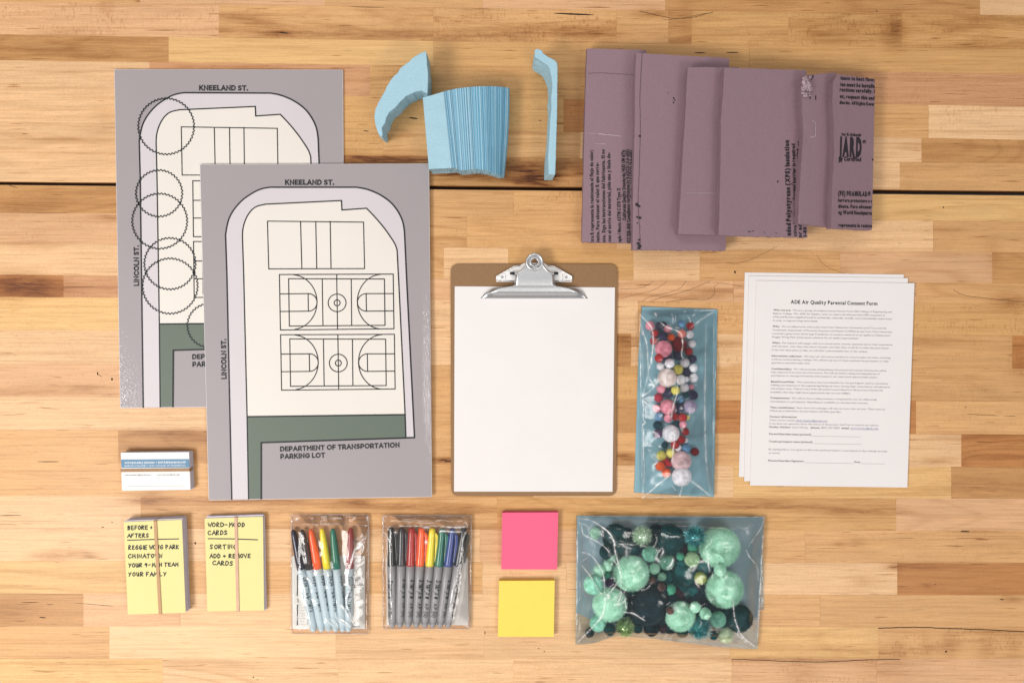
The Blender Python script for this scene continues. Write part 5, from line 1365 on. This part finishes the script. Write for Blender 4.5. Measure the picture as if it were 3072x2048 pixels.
c1 = [(KN([(150,108),(200,160),(240,212),(252,290),(245,400),(230,480),(215,540)]),1.7,.95),(KN([(165,200),(185,275),(205,340),(210,450),(214,540)]),1.4,.8),(KN([(214,540),(225,600),(262,640)]),2.0,.6),(KN([(214,540),(195,640),(165,740)]),1.3,.7),(KN([(165,740),(182,820),(176,900),(192,925),(170,950),(180,1000),(178,1150),(184,1300),(175,1460)]),1.4,.75),
 (KN([(165,740),(225,690),(290,625)]),3.5,.45),(KN([(215,650),(260,640),(300,600)]),5,.4),(KN([(305,165),(350,202),(430,232),(466,262),(476,340),(466,410),(480,440)]),1.6,.9),(KN([(712,90),(640,130),(590,168),(530,215)]),2.2,.55),(KN([(712,92),(712,500),(712,900),(700,1480)]),1.0,.4),
 (KN([(655,180),(648,500),(645,900),(660,1300),(690,1480)]),2.6,.35),(KN([(170,1500),(255,1430),(365,1340)]),1.7,.85),(KN([(452,1492),(462,1450),(475,1405)]),1.4,.8),(KN([(530,1362),(620,1430),(692,1490)]),3.0,.5),(KN([(170,1500),(400,1490),(690,1492)]),1.4,.5),(KN([(390,1400),(430,1450)]),1.3,.6),
 (KN([(436,640),(430,720),(405,800),(390,900)]),1.6,.75),(KN([(195,60),(205,80),(240,65),(330,68)]),1.8,.7),(KN([(330,66),(450,70),(600,78),(715,76)]),1.3,.55),(KN([(205,60),(215,95)]),1.2,.7),(KN([(390,100),(402,130),(400,175)]),1.3,.55),(KN([(422,115),(420,185)]),1.2,.5),(KN([(505,112),(525,140),(535,170)]),1.4,.6),(KN([(265,100),(280,120)]),2.4,.6),(KN([(485,70),(495,90)]),2,.6),(KN([(550,118),(572,110)]),2,.5),
 (KN([(400,960),(412,1050),(402,1150),(395,1220)]),1.8,.7),(KN([(150,1080),(140,1300),(142,1455)]),1.2,.6),(KN([(132,1120),(120,1460)]),1.0,.45),(KN([(150,130),(160,210),(175,270)]),3,.5),(KN([(180,980),(250,990)]),1.2,.3),(KN([(262,1170),(270,1190)]),2.6,.6),(KN([(245,1255),(290,1225)]),2.0,.7),(KN([(210,1130),(228,1145)]),1.4,.5),(KN([(180,760),(205,790)]),4,.35),(KN([(165,370),(175,600)]),2,.25),(KN([(360,500),(340,640),(430,620)]),3,.35),(KN([(150,105),(165,1505)]),.8,.4)]
film('back_film', KN([(160,42),(742,66),(714,1496),(104,1460)]), [], [(KN([(165,50),(740,70)]),1.0,.4)], BAGB, bag1, 30, 60, zmin=.0001, gap=.0001, noise=.0001)
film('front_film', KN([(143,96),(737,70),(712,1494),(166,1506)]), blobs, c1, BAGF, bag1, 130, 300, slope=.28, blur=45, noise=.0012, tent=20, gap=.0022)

CG = crop(1700, 1520, 3.563)
pg = [(520,320,140,'deep teal','low'),(1100,345,165,'deep teal','low'),(1250,720,140,'teal','low'),(880,1060,210,'blackish teal','low'),(1840,1190,150,'deep teal','low'),(1380,980,110,'blackish teal','low'),(1000,900,100,'blackish teal','low'),(1130,1000,100,'blackish teal','low'),(720,900,90,'deep teal','low'),(1330,900,95,'teal','low'),(1470,640,90,'teal','low'),(1600,780,80,'blackish teal','low'),(700,450,90,'deep teal','low'),
 (430,480,80,'deep teal','low'),(620,1080,90,'blackish teal','low'),(1560,1060,90,'blackish teal','low'),(1200,930,80,'dark brown','low'),(1240,450,60,'dark brown','low'),(1390,850,62,'dark brown','low'),(1030,1290,60,'dark brown','low'),
 (640,300,80,'blackish teal','low'),(960,250,75,'blackish teal','low'),(560,430,75,'deep teal','low'),(800,430,70,'blackish teal','low'),(980,430,70,'deep teal','low'),(1230,600,70,'teal','low'),(1080,740,80,'teal','low'),(930,720,60,'deep teal','low'),(1460,760,75,'deep teal','low'),(1560,700,65,'deep teal','low'),(1460,900,90,'blackish teal','low'),(1560,940,85,'blackish teal','low'),(700,1050,95,'blackish teal','low'),(760,1200,85,'deep teal','low'),(1010,1190,80,'blackish teal','low'),(1420,1180,75,'deep teal','low'),(1340,1300,55,'deep teal','low'),(560,920,60,'deep teal','low'),(660,600,60,'deep teal','low'),(1700,1130,70,'deep teal','low'),(1130,1120,70,'blackish teal','low'),(1260,860,65,'teal','low'),(1120,980,60,'deep teal','low'),(1660,1250,60,'teal','low'),
 (308,280,62,'mint'),(1340,440,62,'green','low'),(1635,430,215,'mint'),(690,710,188,'mint'),(460,1040,182,'mint'),(1690,880,198,'mint'),(1215,1170,160,'mint'),(805,310,112,'frosty green','t'),(1370,315,115,'teal','t'),(1420,1290,125,'teal','t'),(625,1285,108,'lime','t'),
 (890,500,85,'aqua'),(1065,590,85,'aqua'),(937,657,60,'mint'),(490,545,58,'mint','low'),(440,628,60,'mint'),(345,682,68,'mint'),(430,720,50,'green','low'),(285,830,102,'aqua'),(1018,745,45,'mint'),(1340,560,80,'pale green'),(1213,527,42,'green'),(1430,760,65,'olive yellow'),(1640,675,65,'mint'),(1095,880,72,'green','low'),
 (915,780,42,'brown'),(1015,855,45,'brown'),(1105,1105,42,'brown'),(460,810,50,'plum'),(535,835,45,'dark brown','low'),(1375,1070,58,'mint'),(1483,1140,62,'mint'),(1615,1200,88,'aqua'),(1700,1365,86,'pale cream'),(340,1240,92,'aqua'),(245,1345,50,'blackish teal'),(460,1310,65,'deep teal'),(760,1300,52,'deep teal'),(905,1300,82,'blackish teal'),
 (1110,1290,68,'blackish teal','low'),(1235,1330,65,'deep teal'),(1570,1370,48,'deep teal')]
KG = lambda pts: [CG(*p) for p in pts]
def wavy(u, v, p):
    if v > .90:
        x = u*2000; yy = 0
        # lower hem: dips up between the corners
        lift = (1-abs(2*((u-.02)/.98)-1)**2.2)*.0
        up = 62*math.exp(-((u-.22)/.10)**2)+70*math.exp(-((u-.36)/.16)**2)+42*math.exp(-((u-.58)/.2)**2)
        p = (p[0], p[1]-(up/3.563)*((v-.90)/.10))
    return np.array(p)
s2 = prism('craft_sheet', SLATE, KG([(112,96),(2100,106),(2040,1180),(1700,1260),(1200,1300),(700,1290),(420,1270),(103,1130)]), .0004, .0008); tag(s2, 'slate blue sheet lining the wide bag of green pom-poms', 'craft sheet', 'coloured sheets inside the pom-pom bags')
bag2 = thing('plastic_bag', tuple(W(*CG(95,1465), 0)), 'wide clear bag of mint and dark teal pom-poms beside the sticky note pads', 'plastic bag', 'clear bags of pom-poms')
blobs = place_poms(pg, CG, 3.563, .0012, 'wide green bag', 'pom-poms in the wide bag', .040)
c2 = [(KG([(120,128),(230,135),(330,180),(440,260),(500,350),(512,440),(540,560),(572,680),(582,780),(580,870)]),1.7,.9),(KG([(150,170),(165,240),(190,300),(330,370),(430,450),(500,560),(550,640),(575,710)]),1.5,.8),(KG([(160,180),(215,200),(235,260),(225,330)]),1.5,.5),(KG([(150,480),(250,510),(330,600),(390,720),(405,850),(405,930)]),1.6,.85),
 (KG([(148,610),(228,705),(290,800),(340,890),(385,945)]),1.7,.85),(KG([(150,590),(240,525)]),1.0,.4),(KG([(410,945),(470,905),(550,790)]),1.5,.7),(KG([(415,940),(405,1050),(380,1160),(250,1310),(108,1452)]),1.8,.95),(KG([(405,930),(450,945),(410,990)]),4,.6),(KG([(575,860),(580,950),(545,1040),(600,1020),(635,975)]),2.6,.75),(KG([(580,900),(560,1000)]),6,.4),
 (KG([(620,965),(630,1040),(640,1090)]),2.0,.75),(KG([(608,1120),(680,1130),(740,1152),(840,1215)]),1.6,.9),(KG([(460,320),(500,350),(520,420)]),3.5,.6),(KG([(548,390),(590,395),(660,400),(725,405)]),2.2,.7),(KG([(600,405),(650,430),(690,440)]),6,.45),(KG([(640,440),(640,520)]),4,.3),(KG([(945,540),(990,470),(1020,440),(1032,480),(1000,540)]),2.0,.75),(KG([(950,540),(985,580)]),5,.7),
 (KG([(1142,545),(1120,610),(1080,655)]),2.8,.75),(KG([(1500,480),(1512,540),(1512,610),(1532,690)]),2.4,.9),(KG([(1562,705),(1552,760)]),1.5,.6),(KG([(1775,980),(1785,1100),(1800,1200),(1830,1290),(1850,1340)]),2.0,.8),(KG([(1850,1340),(1900,1400),(2030,1508)]),2.2,.6),(KG([(1840,1290),(1830,1370),(1880,1400)]),3,.5),(KG([(1870,1390),(1930,1440)]),6,.4),
 (KG([(1170,205),(1400,210),(1800,240)]),1.3,.5),(KG([(2110,150),(2060,250),(2000,340),(1940,420)]),1.5,.6),(KG([(1920,460),(1960,540),(2035,640),(2045,780)]),1.8,.6),(KG([(1830,200),(1900,230),(2000,180)]),3.5,.3),(KG([(1930,250),(1940,280)]),6,.3),(KG([(118,130),(110,700),(100,1450)]),1.2,.5),(KG([(140,760),(145,950),(128,1000)]),1.2,.4),(KG([(125,1150),(140,1280),(110,1400)]),1.3,.4),
 (KG([(110,92),(1000,98),(2112,104)]),1.2,.35),(KG([(2110,110),(2075,800),(2040,1510)]),1.4,.45),(KG([(1590,1310),(1640,1290),(1600,1340)]),3,.5),(KG([(380,250),(395,300)]),3.5,.5),(KG([(560,130),(1000,160),(1500,150)]),3,.12),(KG([(1440,1340),(1560,1350)]),1.5,.4)]
film('back_film', KG([(103,88),(2118,100),(2042,1518),(93,1468)]), [], [(KG([(2080,560),(2110,1100)]),1.0,.3)], BAGB, bag2, 100, 70, zmin=.0001, gap=.0001, noise=.0001, edgefn=wavy)
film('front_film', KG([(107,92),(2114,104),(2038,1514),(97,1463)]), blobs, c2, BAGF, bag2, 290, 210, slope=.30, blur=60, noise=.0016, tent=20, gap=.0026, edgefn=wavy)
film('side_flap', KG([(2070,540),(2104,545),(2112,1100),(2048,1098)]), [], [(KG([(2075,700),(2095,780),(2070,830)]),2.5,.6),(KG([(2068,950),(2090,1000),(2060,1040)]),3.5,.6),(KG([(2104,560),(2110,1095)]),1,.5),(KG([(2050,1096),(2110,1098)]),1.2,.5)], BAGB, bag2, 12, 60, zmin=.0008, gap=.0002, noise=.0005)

# ------------------------------------------------------------------ light, world, camera
for o in list(COL.objects):
    if '_org' in o: del o['_org']
w = bpy.data.worlds.new('World'); SC.world = w; w.use_nodes = True
nt = w.node_tree; bg = nt.nodes['Background']; bg.inputs[1].default_value = 1.0
tcw = nt.nodes.new('ShaderNodeTexCoord'); sx_ = nt.nodes.new('ShaderNodeSeparateXYZ'); nt.links.new(tcw.outputs['Generated'], sx_.inputs[0])
crw = nt.nodes.new('ShaderNodeValToRGB'); nt.links.new(sx_.outputs['Z'], crw.inputs[0]); nt.links.new(crw.outputs[0], bg.inputs[0])
e = crw.color_ramp.elements; e[0].position = 0.05; e[0].color = (.13, .125, .125, 1); e[1].position = .80; e[1].color = (.60, .588, .588, 1)
m_ = e.new(.38); m_.color = (.30, .29, .285, 1)
def area(name, loc, target, sx, sy, power, col):
    l = bpy.data.lights.new(name, 'AREA'); l.shape = 'RECTANGLE'; l.size = sx; l.size_y = sy; l.energy = power; l.color = col
    o = bpy.data.objects.new(name, l); COL.objects.link(o); o.location = loc
    d = Vector(target)-Vector(loc); o.rotation_euler = d.to_track_quat('-Z', 'Y').to_euler(); return o
area('ceiling_lamp', (-1.4, -.85, 1.9), (-.1, -.1, 0), 1.0, .6, 39, (1, .96, .92))
area('ceiling_lamp', (1.1, -1.3, 2.2), (.2, -.1, 0), 1.0, .35, 15, (1, .95, .9))
area('ceiling_lamp', (-0.5, 1.3, 2.2), (0, 0, 0), 1.0, .35, 8, (1, .95, .9))
cd = bpy.data.cameras.new('camera'); cam = bpy.data.objects.new('camera', cd); COL.objects.link(cam)
cam.location = (0, 0, H); cam.rotation_euler = (-TILT, 0, 0); cd.sensor_width = 36; cd.lens = F/3072*36; cd.clip_start = .05; cd.clip_end = 50
SC.camera = cam
SC.view_settings.view_transform = 'Standard'; SC.view_settings.look = 'None'; SC.view_settings.exposure = 0.05; SC.view_settings.gamma = 1
SC.view_settings.use_curve_mapping = False
SC.render.engine = 'CYCLES'; SC.cycles.transparent_max_bounces = 16
